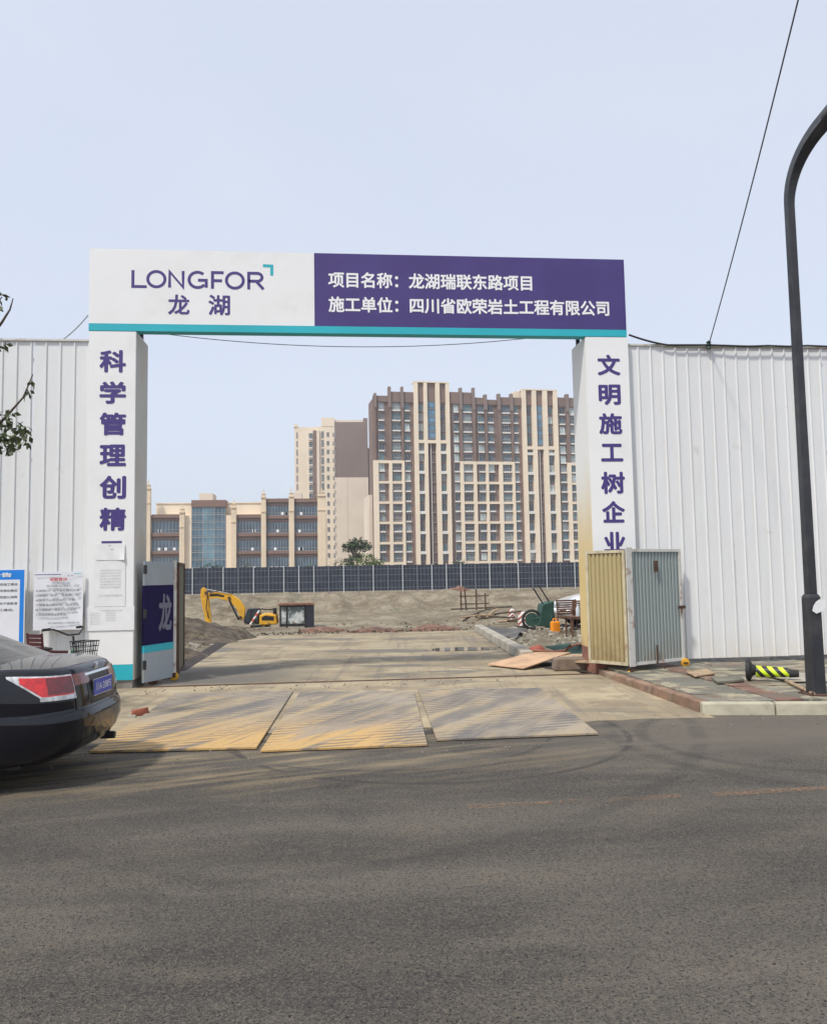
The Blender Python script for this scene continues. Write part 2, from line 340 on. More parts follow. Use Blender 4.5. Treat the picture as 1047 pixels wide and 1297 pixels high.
class MB:
    def __init__(s): s.v = []; s.f = []; s.mi = []; s.k = 0
    def mat(s, k): s.k = k; return s
    def add(s, vs, fs):
        n = len(s.v); s.v += [tuple(x) for x in vs]; s.f += [tuple(i + n for i in f) for f in fs]; s.mi += [s.k] * len(fs); return s
    def box(s, x0, x1, y0, y1, z0, z1):
        return s.add([(x0, y0, z0), (x1, y0, z0), (x1, y1, z0), (x0, y1, z0), (x0, y0, z1), (x1, y0, z1), (x1, y1, z1), (x0, y1, z1)],
                     [(0, 3, 2, 1), (4, 5, 6, 7), (0, 1, 5, 4), (1, 2, 6, 5), (2, 3, 7, 6), (3, 0, 4, 7)])
    def hexa(s, pts):   # 4 bottom, 4 top
        return s.add(pts, [(0, 3, 2, 1), (4, 5, 6, 7), (0, 1, 5, 4), (1, 2, 6, 5), (2, 3, 7, 6), (3, 0, 4, 7)])
    def prism(s, poly, a, b, axis='y'):   # poly in the two other axes
        n = len(poly)
        def P(p, t): return {'y': (p[0], t, p[1]), 'z': (p[0], p[1], t), 'x': (t, p[0], p[1])}[axis]
        return s.add([P(p, a) for p in poly] + [P(p, b) for p in poly],
                     [tuple(range(n)), tuple(range(2 * n - 1, n - 1, -1))] + [(i, i + n, (i + 1) % n + n, (i + 1) % n) for i in range(n)])
    def tube(s, path, r, n=8, caps=True, r1=None, square=False):
        path = [Vector(p) for p in path]; m = len(path); rings = []
        up = Vector((0, 0, 1)); pr = None
        for i, p in enumerate(path):
            d = (path[min(i + 1, m - 1)] - path[max(i - 1, 0)]).normalized()
            a = d.cross(up if abs(d.z) < .95 else Vector((0, 1, 0))).normalized() if pr is None else (pr - d * pr.dot(d)).normalized()
            pr = a; b = d.cross(a)
            rr = (r[i] if isinstance(r, (list, tuple)) else (r if r1 is None else r + (r1 - r) * i / (m - 1)))
            o = math.pi / n if square else 0
            rings.append([p + (a * math.cos(2 * math.pi * k / n + o) + b * math.sin(2 * math.pi * k / n + o)) * rr for k in range(n)])
        vs = [q for g in rings for q in g]
        fs = [(i * n + k, i * n + (k + 1) % n, (i + 1) * n + (k + 1) % n, (i + 1) * n + k) for i in range(m - 1) for k in range(n)]
        if caps: fs += [tuple(range(n - 1, -1, -1)), tuple((m - 1) * n + k for k in range(n))]
        return s.add(vs, fs)
    def lathe(s, prof, n=16, c=(0, 0, 0), axis='z'):   # prof: (r, h)
        vs = []
        for r, h in prof:
            for k in range(n):
                a = 2 * math.pi * k / n; u, v_ = r * math.cos(a), r * math.sin(a)
                vs.append({'z': (c[0] + u, c[1] + v_, c[2] + h), 'y': (c[0] + u, c[1] + h, c[2] + v_), 'x': (c[0] + h, c[1] + u, c[2] + v_)}[axis])
        m = len(prof)
        fs = [(i * n + k, i * n + (k + 1) % n, (i + 1) * n + (k + 1) % n, (i + 1) * n + k) for i in range(m - 1) for k in range(n)]
        fs += [tuple(range(n - 1, -1, -1)), tuple((m - 1) * n + k for k in range(n))]
        return s.add(vs, fs)
    def ring(s, c, R_, r, axis='y', n=28, k=8, a0=0, a1=2 * math.pi):
        full = abs(a1 - a0 - 2 * math.pi) < 1e-6
        pts = []
        for i in range(n if full else n + 1):
            a = a0 + (a1 - a0) * i / n; pts.append((a,))
        vs = []
        for (a,) in pts:
            for j in range(k):
                b = 2 * math.pi * j / k; rr = R_ + r * math.cos(b); h = r * math.sin(b)
                u, v_ = rr * math.cos(a), rr * math.sin(a)
                vs.append({'y': (c[0] + u, c[1] + h, c[2] + v_), 'z': (c[0] + u, c[1] + v_, c[2] + h), 'x': (c[0] + h, c[1] + u, c[2] + v_)}[axis])
        m = len(pts); fs = []
        for i in range(m if full else m - 1):
            for j in range(k):
                i2 = (i + 1) % m; fs.append((i * k + j, i * k + (j + 1) % k, i2 * k + (j + 1) % k, i2 * k + j))
        return s.add(vs, fs)
    def mesh(s, name, mats, smooth=False):
        me = bpy.data.meshes.new(name); me.from_pydata(s.v, [], s.f)
        for m in (mats if isinstance(mats, (list, tuple)) else [mats]): me.materials.append(m)
        me.polygons.foreach_set('material_index', s.mi)
        bm = bmesh.new(); bm.from_mesh(me); bmesh.ops.recalc_face_normals(bm, faces=bm.faces); bm.to_mesh(me); bm.free()
        if smooth:
            me.polygons.foreach_set('use_smooth', [True] * len(me.polygons))
            me.set_sharp_from_angle(angle=R(smooth if smooth is not True else 40))
        me.update(); return me
    def build(s, name, mats, parent=None, loc=(0, 0, 0), rot=(0, 0, 0), smooth=False, bevel=0):
        o = inst(name, s.mesh(name, mats, smooth), parent, loc, rot)
        if bevel:
            b = o.modifiers.new('bevel', 'BEVEL'); b.width = bevel; b.segments = 2; b.limit_method = 'ANGLE'
        return o

# ---- lettering (flat print laid on boards)
_dg = {}
def glyphs(body, bold=0.):
    key = (body, bold)
    if key in _dg: return _dg[key]
    c = bpy.data.curves.new('lettering', 'FONT'); c.body = body; c.size = 1; c.resolution_u = 3
    o = bpy.data.objects.new('lettering', c); C.objects.link(o)
    me = bpy.data.meshes.new_from_object(o.evaluated_get(bpy.context.evaluated_depsgraph_get()))
    vs = [tuple(v.co) for v in me.vertices]; fs = [tuple(p.vertices) for p in me.polygons]
    bpy.data.objects.remove(o); bpy.data.curves.remove(c); bpy.data.meshes.remove(me)
    out_v, out_f = [], []
    k = 8 if bold > 0 else 1
    for i in range(k):
        dx, dy = (bold * math.cos(i * math.pi / 4), bold * math.sin(i * math.pi / 4)) if bold else (0, 0)
        n = len(out_v); out_v += [(x + dx, y + dy, i) for x, y, _ in vs]; out_f += [tuple(a + n for a in f) for f in fs]
    _dg[key] = (out_v, out_f); return _dg[key]
def lettering(name, body, x0, x1, z0, z1, M, parent, bold=0., y=0., keep=False, shear=0.):
    """text in the plane y of parent, fitted to the rectangle; normal towards -y"""
    vs, fs = glyphs(body, bold)
    ax0 = min(v[0] for v in vs); ax1 = max(v[0] for v in vs); az0 = min(v[1] for v in vs); az1 = max(v[1] for v in vs)
    sx = (x1 - x0) / (ax1 - ax0); sz = (z1 - z0) / (az1 - az0) if (az1 - az0) > 1e-6 else 1
    if keep: sz = sx
    me = bpy.data.meshes.new(name)
    me.from_pydata([(x0 + (v[0] - ax0) * sx, y - .0003 * v[2], z0 + (v[1] - az0) * sz + shear * (v[0] - ax0) * sx) for v in vs], [], fs)
    me.materials.append(M); return inst(name, me, parent)
def local_rect(parent, px0, py0, px1, py1, Y):
    m = (px0 + px1) / 2; n = (py0 + py1) / 2; o = parent.location
    return (at(px0, n, Y).x - o.x, at(px1, n, Y).x - o.x, at(m, py1, Y).z - o.z, at(m, py0, Y).z - o.z)

# ------------------------------------------------------------------ ground
YG = 13.07
def sm(a, b, x):
    t = max(0, min(1, (x - a) / (b - a))); return t * t * (3 - 2 * t)
def ground_h(x, y):
    if y < 13.6: return -.06
    h = -.06
    inside = 1.0
    pit = sm(26, 42, y) * (1 - sm(66, 79, y)) * sm(-60, -48, x) * (1 - sm(66, 78, x))
    h -= 1.25 * pit
    # bank roughness
    if 24 < y < 80 and -60 < x < 78:
        k = sm(24, 30, y) * (1 - sm(78, 80, y))
        h += k * (.22 * noise.noise(Vector((x * .25, y * .3, 1.3))) + .12 * noise.noise(Vector((x * .9, y * .7, 4.1))))
        h += .75 * sm(63, 70, y) * (1 - sm(76, 80, y)) * noise.noise(Vector((x * .55, y * .15, 7.7)))
        h += .12 * math.exp(-((y - 60) / 1.6) ** 2)
    # the machine stands in a hollow
    e = ((x + 8.3) / 4.6) ** 2 + ((y - 49.5) / 3.0) ** 2
    h -= 1.0 * math.exp(-e ** 2)
    if 13.6 < y < 26 and (x < -3.2 or x > 4.9):
        k = min(1, (y - 13.6) / 2)
        h += k * (.05 + .10 * abs(noise.noise(Vector((x * .8, y * .8, .5)))) + .05 * noise.noise(Vector((x * 2.5, y * 2.5, .5))))
    return h
def rng(a, b, s):
    n = int(round((b - a) / s)); return [a + (b - a) * i / n for i in range(n)]
xs = [-700, -300, -150, -90] + rng(-62, -22, 1.3) + rng(-22, -12, .7) + rng(-12, 14, .3) + rng(14, 40, .8) + rng(40, 80, 1.6) + [80, 100, 160, 300, 700]
ys = [-300, -100, -20, 4, 13.3, 13.6] + rng(13.9, 30, .3) + rng(30, 82, .7) + [82, 90, 120, 200, 400, 900]
gv = [(x, y, ground_h(x, y)) for y in ys for x in xs]; nx = len(xs)
gf = [(j * nx + i, j * nx + i + 1, (j + 1) * nx + i + 1, (j + 1) * nx + i) for j in range(len(ys) - 1) for i in range(nx - 1)]
me = bpy.data.meshes.new('ground'); me.from_pydata(gv, [], gf); me.materials.append(DIRT)
me.polygons.foreach_set('use_smooth', [True] * len(me.polygons))
tag(inst('ground', me), kind='structure')
def flat(name, poly, z, M, thick=.05, kind='structure', parent=None):
    o = MB().prism(poly, z - thick, z, 'z').build(name, M, parent)
    if kind: o['kind'] = kind
    return o
KX, KY = 4.26, 9.2
kslope = -.19
flat('road', [(-120, -60), (120, -60), (120, 9.4), (-120, 9.4)], 0, ASPHALT)
_fr = [(-5.2 + (KX + 5.25) * k / 70, 9.06 + .10 * noise.noise(Vector((k * .35, 2.2, 0))) + .05 * noise.noise(Vector((k * 1.3, 5.2, 0)))) for k in range(71)]
flat('apron', _fr + [(KX + .05, 13.2), (-5.2, 13.2)], .006, APRON)
# site road: cast concrete slabs with joints
sr = MB(); sr.box(-2.93, 4.1, 13.2, 24.0, -.055, -.03); sr = sr.build('site_road', DARKSOIL); sr['kind'] = 'structure'
slabs = [(-2.9, 4.07, 13.22, 22.75), (-2.75, 4.6, 22.83, 24.0)]
for a, b, c, d in slabs:
    MB().box(a, b, c, d, -.03, .006).build('slab', SLAB, sr, bevel=.006)
# trench joint under the gate (dark line) - low steel channel
o = MB().box(-3.1, 4.45, 13.10, 13.19, -.02, .016).build('threshold_rail', RUST); o['kind'] = 'structure'
# dark drainage channel along the left of the site road
a = gz(236, 850); b = gz(303, 806)
DRAINM = mat('drain_iron', (.035, .025, .022), .85, .35, 5, bump=.6)
o = MB().hexa([(a.x - .24, a.y, -.04), (a.x - .02, a.y, -.04), (b.x + .0, b.y, -.04), (b.x - .30, b.y, -.04),
               (a.x - .24, a.y, .04), (a.x - .02, a.y, .012), (b.x + .0, b.y, .012), (b.x - .30, b.y, .05)]).build('drain_channel', DRAINM)
o['kind'] = 'structure'
# puddle
t = NT('puddle_water'); t.base((.05, .045, .04)); t.set(Roughness=.04); PUD = t.m
pc = gz(588, 822, .011)
pp = []
for k in range(40):
    a_ = 2 * math.pi * k / 40; rr = 1 + .35 * noise.noise(Vector((math.cos(a_) * 1.7, math.sin(a_) * 1.7, 2)))
    pp.append((pc.x + .85 * rr * math.cos(a_), pc.y + .42 * rr * math.sin(a_)))
tag(flat('puddle', pp, .011, PUD, .002), kind='structure')

# pavement right of the gate
pv = flat('pavement', [(KX + .16, KY + .02), (60, KY + .02 + kslope * 6), (60, 13.9), (KX + .16, 13.9)], .085, DARKSOIL, .14)
for i in range(9):
    for j in range(8):
        x0 = KX + .18 + i * .56; y0 = KY + .16 + j * .56 + (kslope * .35 * i * .56 if j == 0 else 0)
        if i == 1: x0 += .27
        red = (i == 1)
        dz = random.uniform(-.008, .008); tx = random.uniform(-.006, .006)
        ya, yb = y0, KY + .16 + (j + 1) * .56 - .012
        if x0 < KX + .2 and False: continue
        m_ = MB(); x1 = x0 + (.278 if i == 1 else (.815 if i == 0 else .548))
        z = .125 + dz
        m_.hexa([(x0, ya, .08), (x1, ya, .08), (x1, yb, .08), (x0, yb, .08), (x0, ya, z - tx), (x1, ya, z + tx), (x1, yb, z + tx), (x0, yb, z - tx)])
        o = m_.build('paver', REDPAVE if red else PAVER, pv)
        if red: o['label'] = 'reddish paver of the strip across the pavement'
KERBD = mat('dark_kerb', (.17, .16, .125), .92, .25, 3, bump=.6, bscale=25, dirt=(.36, .32, .23), dscale=1.3, damt=.6)
# kerb stones: front line and side line
ux = Vector((1, kslope, 0)).normalized(); uy = Vector((-ux.y, ux.x, 0))
p = Vector((KX, KY, 0))
for i in range(14):
    L = .82; a = p + ux * (i * (L + .012)); b = a + ux * L; q = uy * .15; dz = random.uniform(-.008, .006)
    m_ = MB().hexa([a + Vector((0, 0, -.05)), b + Vector((0, 0, -.05)), b + q + Vector((0, 0, -.05)), a + q + Vector((0, 0, -.05)),
                    a + Vector((0, .015, .14 + dz)), b + Vector((0, .015, .14 + dz)), b + q + Vector((0, 0, .14 + dz)), a + q + Vector((0, 0, .14 + dz))])
    m_.build('kerb_stone', KERBM if i < 2 and True else KERBD, pv, bevel=.018)
MUDKERB = mat('mud_stained_kerb', (.24, .15, .10), .95, .3, 3, bump=.6, bscale=20, dirt=(.42, .37, .28), damt=.6)
for j in range(5):
    y0 = KY + .17 + j * .74
    o = MB().box(KX + .02, KX + .16, y0, y0 + .725, -.05, .135 - .01 * j).build('kerb_stone', MUDKERB, pv, bevel=.015)
# left pavement (behind the car)
pl = flat('pavement', [(-60, 9.3), (-5.3, 9.3), (-5.3, 13.9), (-60, 13.9)], .12, PAVER, .16)
for i in range(8):
    MB().box(-6.15 - i * .83, -5.34 - i * .83, 9.14, 9.29, -.05, .135).build('kerb_stone', KERBM, pl, bevel=.015)
MB().box(-5.29, -5.16, 9.14, 13.0, -.05, .135).build('kerb_stone', KERBM, pl, bevel=.015)
# faded lane dashes
t = NT('faded_marking'); v = t.pos(); t.base((.34, .20, .11)); t.set(Roughness=.85)
al = t.ramp(t.math('ADD', t.math('MULTIPLY', t.noise(v, 30, 4, .7), .6), t.math('MULTIPLY', t.noise(t.mapv(v, (.6, 3, 1)), 2.3, 3), .4)), .47, .64, .0, .5)
t.set(Alpha=al); MARK = t.m
for (xa, ya, xb, yb) in ((592, 1022, 700, 1017), (706, 1016, 862, 1008), (905, 1006, 1060, 997)):
    a = gz(xa, ya, .004); b = gz(xb, yb, .004); n_ = Vector((-(b - a).y, (b - a).x, 0)).normalized() * .055
    me = bpy.data.meshes.new('road_marking'); me.from_pydata([a - n_, b - n_, b + n_, a + n_], [], [(0, 1, 2, 3)]); me.materials.append(MARK)
    tag(inst('road_marking', me), kind='structure')

# steel road plates
def road_plate(c, label, z=.03):
    pts = [gz(x, y, z) for x, y in c]; o0 = sum(pts, Vector()) / 4; o0.z = 0
    m_ = MB().hexa([p_ - o0 - Vector((0, 0, .022)) for p_ in pts] + [p_ - o0 for p_ in pts])
    o = m_.build('steel_plate', [PLATEM], None, o0, bevel=.003)
    return tag(o, label, 'steel plate', 'steel plates bridging the gate threshold')
road_plate([(114, 951), (325, 946), (371, 875), (222, 878)], 'leftmost steel road plate, greyish mud film, one corner tapering under the car')
road_plate([(330, 950), (541, 942), (524, 875), (380, 876)], 'middle steel road plate, brightest yellow clay along its front edge')
road_plate([(553, 936), (757, 928), (683, 871), (529, 873)], 'rightmost steel road plate, mostly grey with blue tread ripples')

# ------------------------------------------------------------------ gate arch
zt = at(400, 320.5, YG).z; zb = at(400, 422, YG).z
XL0, XL1 = at(113, 440, YG).x, at(173, 440, YG).x
XR0, XR1 = at(741, 440, YG).x, at(795, 440, YG).x
gate = empty('gate_arch', (0, YG, 0), 0, 'site entrance arch with purple and white header on two lettered white pillars', 'gate arch')
XM = at(398, 370, YG).x
hb = empty('header', (0, 0, 0)); hb.parent = gate
zband = at(250, 411, YG).z
xl, xr = XL0 - .01, at(793, 420, YG).x
MB().box(xl, XM, 0, .18, zband, zt).build('header_panel', BOARDW, hb)
MB().box(XM + .002, xr, 0, .18, zband, zt).build('header_panel', PURPLE, hb)['label'] = 'purple half of the header'
MB().box(xl, xr, -.003, .183, zb, zband - .002).build('header_stripe', TEAL, hb)
m_ = MB()   # lattice frame behind the header boards
for z in (zt - .06, zb + .26):
    for y in (.2, .62): m_.box(xl + .05, xr - .05, y, y + .04, z - .02, z + .02)
n = 14
for i in range(n + 1):
    x = xl + .08 + (xr - xl - .16) * i / n
    m_.box(x - .015, x + .015, .245, .615, zt - .075, zt - .045); m_.box(x - .015, x + .015, .622, .652, zb + .28, zt - .08); m_.box(x - .015, x + .015, .245, .615, zb + .245, zb + .275)
    if i < n: m_.tube([(x, .64, zb + .27), (x + (xr - xl - .16) / n, .64, zt - .07)], .012, 5)
m_.build('truss', STEEL, hb)
def pillar(x0, x1, ztop, side, name):
    e = empty('pillar'); e.parent = gate
    d = .78
    z0 = .0
    if side < 0:
        MB().box(x0, x1, .01, d, at(140, 862, YG).z, ztop).build('cladding', WHITE, e)
        MB().box(x0 + .002, x1 - .01, -.001, .008, at(140, 842, YG).z, ztop).build('banner', BOARDW, e)
        MB().box(x0 + .002, x1 - .01, -.003, .008, at(140, 862, YG).z, at(140, 842, YG).z - .002).build('teal_band', TEAL, e)
        MB().box(x0 + .02, x1 - .02, .02, d - .02, -.05, at(140, 862, YG).z - .002).build('plinth', mat('grey_plinth', (.22, .205, .18), .9, .2, 4, bump=.4), e)
        SB = mat('shaded_side_cladding', (.50, .49, .45), .6, .05, 2, dirt=(.42, .35, .24), dscale=1.0, damt=.6)  # greyer than the white cladding: shade of the inner face painted in
        MB().box(x1 + .001, x1 + .006, .02, d - .01, at(140, 862, YG).z + .01, ztop - .02).build('shaded_side_sheet', SB, e)
    else:
        MB().box(x0, x1, .01, d, .42, ztop).build('cladding', STAINED, e)
        MB().box(x0 + .01, x1 - .002, -.001, .008, 1.9, ztop).build('banner', BOARDW, e)
        MB().box(x0 + .002, x1 - .02, .02, d - .02, -.05, .418).build('plinth', REDDIRT, e)
    # short steel posts carrying the header
    m_ = MB(); 
    for x in (x0 + .08, x1 - .08):
        m_.box(x - .03, x + .03, .3, .36, ztop - .3, zb + .3); m_.box(x - .03, x + .03, .64, .70, ztop - .3, zb + .3)
    m_.build('post', TRIM, e)
    return e
plL = pillar(XL0, XL1, zb - .01, -1, 'left'); plR = pillar(XR0, XR1, zb - .01, 1, 'right')
for ch, y0, y1 in (('科', 443.3, 471.8), ('学', 483, 511.5), ('管', 522.5, 551.5), ('理', 563, 590.5), ('创', 602.5, 632), ('精', 643, 672.3)):
    r = local_rect(gate, 126.3, y0, 160, y1, YG); lettering('lettering', ch, *r, INKP, plL, .035, -.004)
r = local_rect(gate, 128.8, 685.3, 154.5, 688, YG)
MB().box(r[0], r[1], -.0045, -.003, r[2], r[3]).build('lettering', INKP, plL)
for ch, x0, x1, y0, y1 in (('文', 756, 785, 449.3, 475.6), ('明', 757.5, 785.5, 487, 513), ('施', 758, 787.5, 523.3, 550), ('工', 760.5, 788.5, 562, 584.5),
                           ('树', 760.5, 791, 597.5, 625.5), ('企', 762, 791, 634.5, 662), ('业', 764, 792, 673.5, 699.5)):
    r = local_rect(gate, x0, y0, x1, y1, YG); lettering('lettering', ch, *r, INKP, plR, .035, -.004)
def row(body, px0, px1, yl0, yl1, yr0, yr1, M, bold):
    xa, xb = at(px0, (yl0 + yl1) / 2, YG).x, at(px1, (yr0 + yr1) / 2, YG).x
    za, zb_ = at(px0, yl1, YG).z, at(px1, yr1, YG).z; ha = at(px0, yl0, YG).z - za; hb_ = at(px1, yr0, YG).z - zb_
    z0 = (za + zb_) / 2; return lettering('lettering', body, xa, xb, z0, z0 + (ha + hb_) / 2, M, hb, bold, -.002)
row('项目名称：龙湖瑞联东路项目', 415.5, 673.5, 345, 365.5, 348, 367.5, INKW, .028)
row('施工单位：四川省欧荣岩土工程有限公司', 416, 771, 376, 396.5, 380.3, 399.5, INKW, .028)
for ch, x0, x1, y0, y1 in (('龙', 213, 240.3, 373, 398.5), ('湖', 264, 291.5, 373.5, 399.5)):
    r = local_rect(gate, x0, y0, x1, y1, YG); lettering('lettering', ch, *r, INKP, hb, .022, -.002)
def ribbon(m_, pts, wd, y):
    pts = [Vector(q) for q in pts]; n = len(pts); L = []
    for i, q in enumerate(pts):
        d0 = (pts[i] - pts[i - 1]).normalized() if i else (pts[1] - pts[0]).normalized()
        d1 = (pts[i + 1] - pts[i]).normalized() if i < n - 1 else d0
        d = (d0 + d1).normalized(); k = 1 / max(.5, d.dot(d0)); nn = Vector((-d.y, d.x)) * wd / 2 * k; L.append((q - nn, q + nn))
    vs = [(q.x, y, q.y) for ab in L for q in ab]
    m_.add(vs, [(2 * i, 2 * i + 2, 2 * i + 3, 2 * i + 1) for i in range(n - 1)])
def arc(cx, cz, rx, rz, a0, a1, n=28):
    return [(cx + rx * math.cos(R(a0 + (a1 - a0) * i / n)), cz + rz * math.sin(R(a0 + (a1 - a0) * i / n))) for i in range(n + 1)]
xa = at(166.5, 353, YG).x; xb = at(335, 356, YG).x; z0 = at(250, 366, YG).z; h_ = at(250, 343, YG).z - z0
Wd = xb - xa; st = .105 * h_ * 1.5
m_ = MB(); s_ = h_; q = [0]
def P(u, v): return (xa + u * Wd, z0 + st / 2 + v * (h_ - st))
k_ = 0
def seg(l, kk=[0]): kk[0] += 1; ribbon(m_, l, st, -.002 - .0002 * kk[0])
asp = (h_ - st) / Wd
seg([P(.012, 1.06), P(.012, 0), P(.115, 0)])                                        # L
def circ(u, r=.5, a0=0, a1=360): return [P(u + (x) * asp, .5 + z) for x, z in arc(0, 0, r * 1.06, r, a0, a1, 36)]
seg(circ(.186))                                                                    # O
seg([P(.285, -.03), P(.285, 1.0), P(.385, 0), P(.385, 1.06)])                      # N
seg(circ(.494, .5, 48, 322)); seg([P(.494 + .54 * asp, -.0), P(.494 + .54 * asp, .48), P(.494 + .02 * asp, .48)])   # G
seg([P(.606, -.06), P(.606, 1), P(.690, 1)]); seg([P(.606, .47), P(.678, .47)])     # F
seg(circ(.775))                                                                    # O
seg([P(.880, -.06), P(.880, 1), P(.945, 1)] + [P(.945 + x * asp, .74 + z) for x, z in arc(0, 0, .30, .26, 80, -80, 12)] + [P(.945, .48), P(.880, .48)])
seg([P(.938, .46), P(.992, -.04)])
m_.build('lettering', INKP, hb)
m_ = MB(); a = at(333, 336.5, YG); b = at(344.3, 337, YG); c = at(344.3, 349, YG)
ribbon(m_, [(a.x, a.z), (b.x, b.z), (c.x, c.z)], .05, -.002); m_.build('corner_mark', TEAL, hb)
# papers pasted on the left pillar
def notice(name, px0, py0, px1, py1, M, label, cat, dy=.012, thick=.003, curl=0):
    a, b, c, d = at(px0, (py0 + py1) / 2, YG).x, at(px1, (py0 + py1) / 2, YG).x, at((px0 + px1) / 2, py1, YG).z, at((px0 + px1) / 2, py0, YG).z
    e = empty(name, ((a + b) / 2, YG - dy, c), 0, label, cat)
    w_, h2 = (b - a) / 2, d - c
    m_ = MB(); nn = 8; vs = []; fs = []
    for j in range(nn + 1):
        for i in range(nn + 1):
            u, v_ = i / nn, j / nn; y = -curl * (max(0, u - .75) * 4) ** 2 * (1 - v_) - .004 * math.sin(u * 9 + v_ * 5) * (1 if curl else 0)
            vs.append((-w_ + 2 * w_ * u, y, h2 * v_))
    n1 = len(vs); vs += [(x, y + thick, z) for x, y, z in vs]
    k = nn + 1
    for j in range(nn):
        for i in range(nn):
            a0 = j * k + i; fs.append((a0, a0 + 1, a0 + k + 1, a0 + k)); fs.append((a0 + n1, a0 + k + n1, a0 + k + 1 + n1, a0 + 1 + n1))
    edge = [i for i in range(k)] + [j * k + nn for j in range(1, k)] + [nn * k + i for i in range(nn - 1, -1, -1)] + [j * k for j in range(nn - 1, 0, -1)]
    for i in range(len(edge)): a0, b0 = edge[i], edge[(i + 1) % len(edge)]; fs.append((a0, a0 + n1, b0 + n1, b0))
    m_.add(vs, fs); m_.build('sheet', M, e, smooth=30)
    return e, w_, h2
def lines(e, w_, h2, rows, M, y=-.006, bold=0.):
    for (u0, u1, v0, v1, txt) in rows:
        lettering('lettering', txt, -w_ + 2 * w_ * u0, -w_ + 2 * w_ * u1, h2 * v0, h2 * v1, M, e, bold, y)
e, w_, h2 = notice('paper_notice', 121.5, 689, 158.5, 709.5, PAPER, 'small curled white paper pasted just under the last character of the left pillar', 'notice', .012, .002, .03)
lines(e, w_, h2, [(.45, .55, .86, .93, '一')], PALEINK, -.03)
e, w_, h2 = notice('paper_notice', 119.5, 710.5, 159, 768, PAPER, 'tall white paper with a dense faint text block on the left pillar', 'notice', .009, .002, 0)
body = '工程项目现场管理公示施工许可内容说明有关单位联系电话'
lines(e, w_, h2, [(.18, .86, .78 - .062 * k, .81 - .062 * k, body[k * 2 % 8:k * 2 % 8 + 16]) for k in range(7)] + [(.12, .9, .22, .262, '二〇二〇年六月工程公司')], PALEINK, -.006)
e, w_, h2 = notice('paper_notice', 108.5, 768.5, 170.5, 798.5, PAPER, 'wide white paper with faint table lines at the bottom of the left pillar notices', 'notice', .015, .002, 0)
lines(e, w_, h2, [(.3, .75, .82, .87, '公示牌施工现场工程'), ] + [(.1, .32, .72 - .09 * k, .76 - .09 * k, '现场负责人') for k in range(6)] + [(.42, .62, .72 - .1 * k, .76 - .1 * k, '联系单位') for k in range(4)], PALEINK, -.006)
# notice boards on the left hoarding
e, w_, h2 = notice('notice_board', 44.5, 724, 107, 797.5, NOTICEW, 'white paper notice with a red heading hung on the hoarding beside the left pillar', 'notice board', .06, .006, .02)
T = ['我工地路口正常施工，过往', '车辆慢行，请不要在施工区域', '内逗留，停车，吸烟等，因', '修施工，对您造成的，不便，', '不便敬请谅解支持，如有紧急', '情况请联系，由我公司负责赔', '人员将在现场值班等候。']
rows = [((.27 if k == 0 else .055), (.93 if k not in (3, 5, 6) else (.87, .87, .69)[(3, 5, 6).index(k)]), .735 - .082 * k, .775 - .082 * k, s) for k, s in enumerate(T)]
rows.append((.32, .93, .105, .135, '四川省欧荣岩土工程有限公司'))
lines(e, w_, h2, rows, INKG, -.026, .008)
lines(e, w_, h2, [(.33, .69, .84, .895, '试验告示')], INKR, -.028, .03)
lines(e, w_, h2, [(.68, .80, .915, .94, '龙 湖')], INKP, -.026, 0)
MB().box(-w_ * .95, w_ * .12, -.026, -.0255, h2 * .945, h2 * .957).build('rule', INKP, e)
MB().box(w_ * .62, w_ * .93, -.026, -.0255, h2 * .955, h2 * .965).build('rule', TEAL, e)
a, b, c, d = at(-62, 770, YG).x, at(33.5, 770, YG).x, at(15, 818, YG).z, at(0, 721, YG).z
e = empty('notice_board', ((a + b) / 2, YG - .06, c), 0, 'blue framed site notice board partly cut by the left edge of the photo', 'notice board')
w_, h2 = (b - a) / 2, d - c
MB().box(-w_, w_, 0, .012, 0, h2).build('board', PAPER, e)
MB().box(-w_ + .015, w_ - .015, -.003, -.0005, .02, h2 - .015).build('blue_field', BLUE, e)
MB().box(-w_ + .06, w_ - .075, -.005, -.0035, .045, h2 - .165).build('text_field', NOTICEW, e)
lettering('lettering', '施工公告', -.30, .36, h2 - .125, h2 - .055, INKW, e, .03, -.006)
T2 = ['尊敬的市民朋友们，因本项目施工建设', '需要进行土方外运，施工期间请勿靠近', '现场，行人车辆绕行，请自觉服从指挥', '工程完工后将恢复，给您带来不便敬请', '谅解，感谢您对工程施工建设。', '支持。']
for k, s in enumerate(T2):
    x1 = w_ - .11 if k < 4 else (w_ - .16 if k == 4 else w_ - .36)
    lettering('lettering', s, (-w_ + .1) if k < 5 else w_ - .46, x1, h2 - .255 - k * .098, h2 - .215 - k * .098, INKG, e, .01, -.0055)
lettering('lettering', '二〇二〇年六月', w_ - .62, w_ - .24, .11, .14, INKO, e, .02, -.0055)

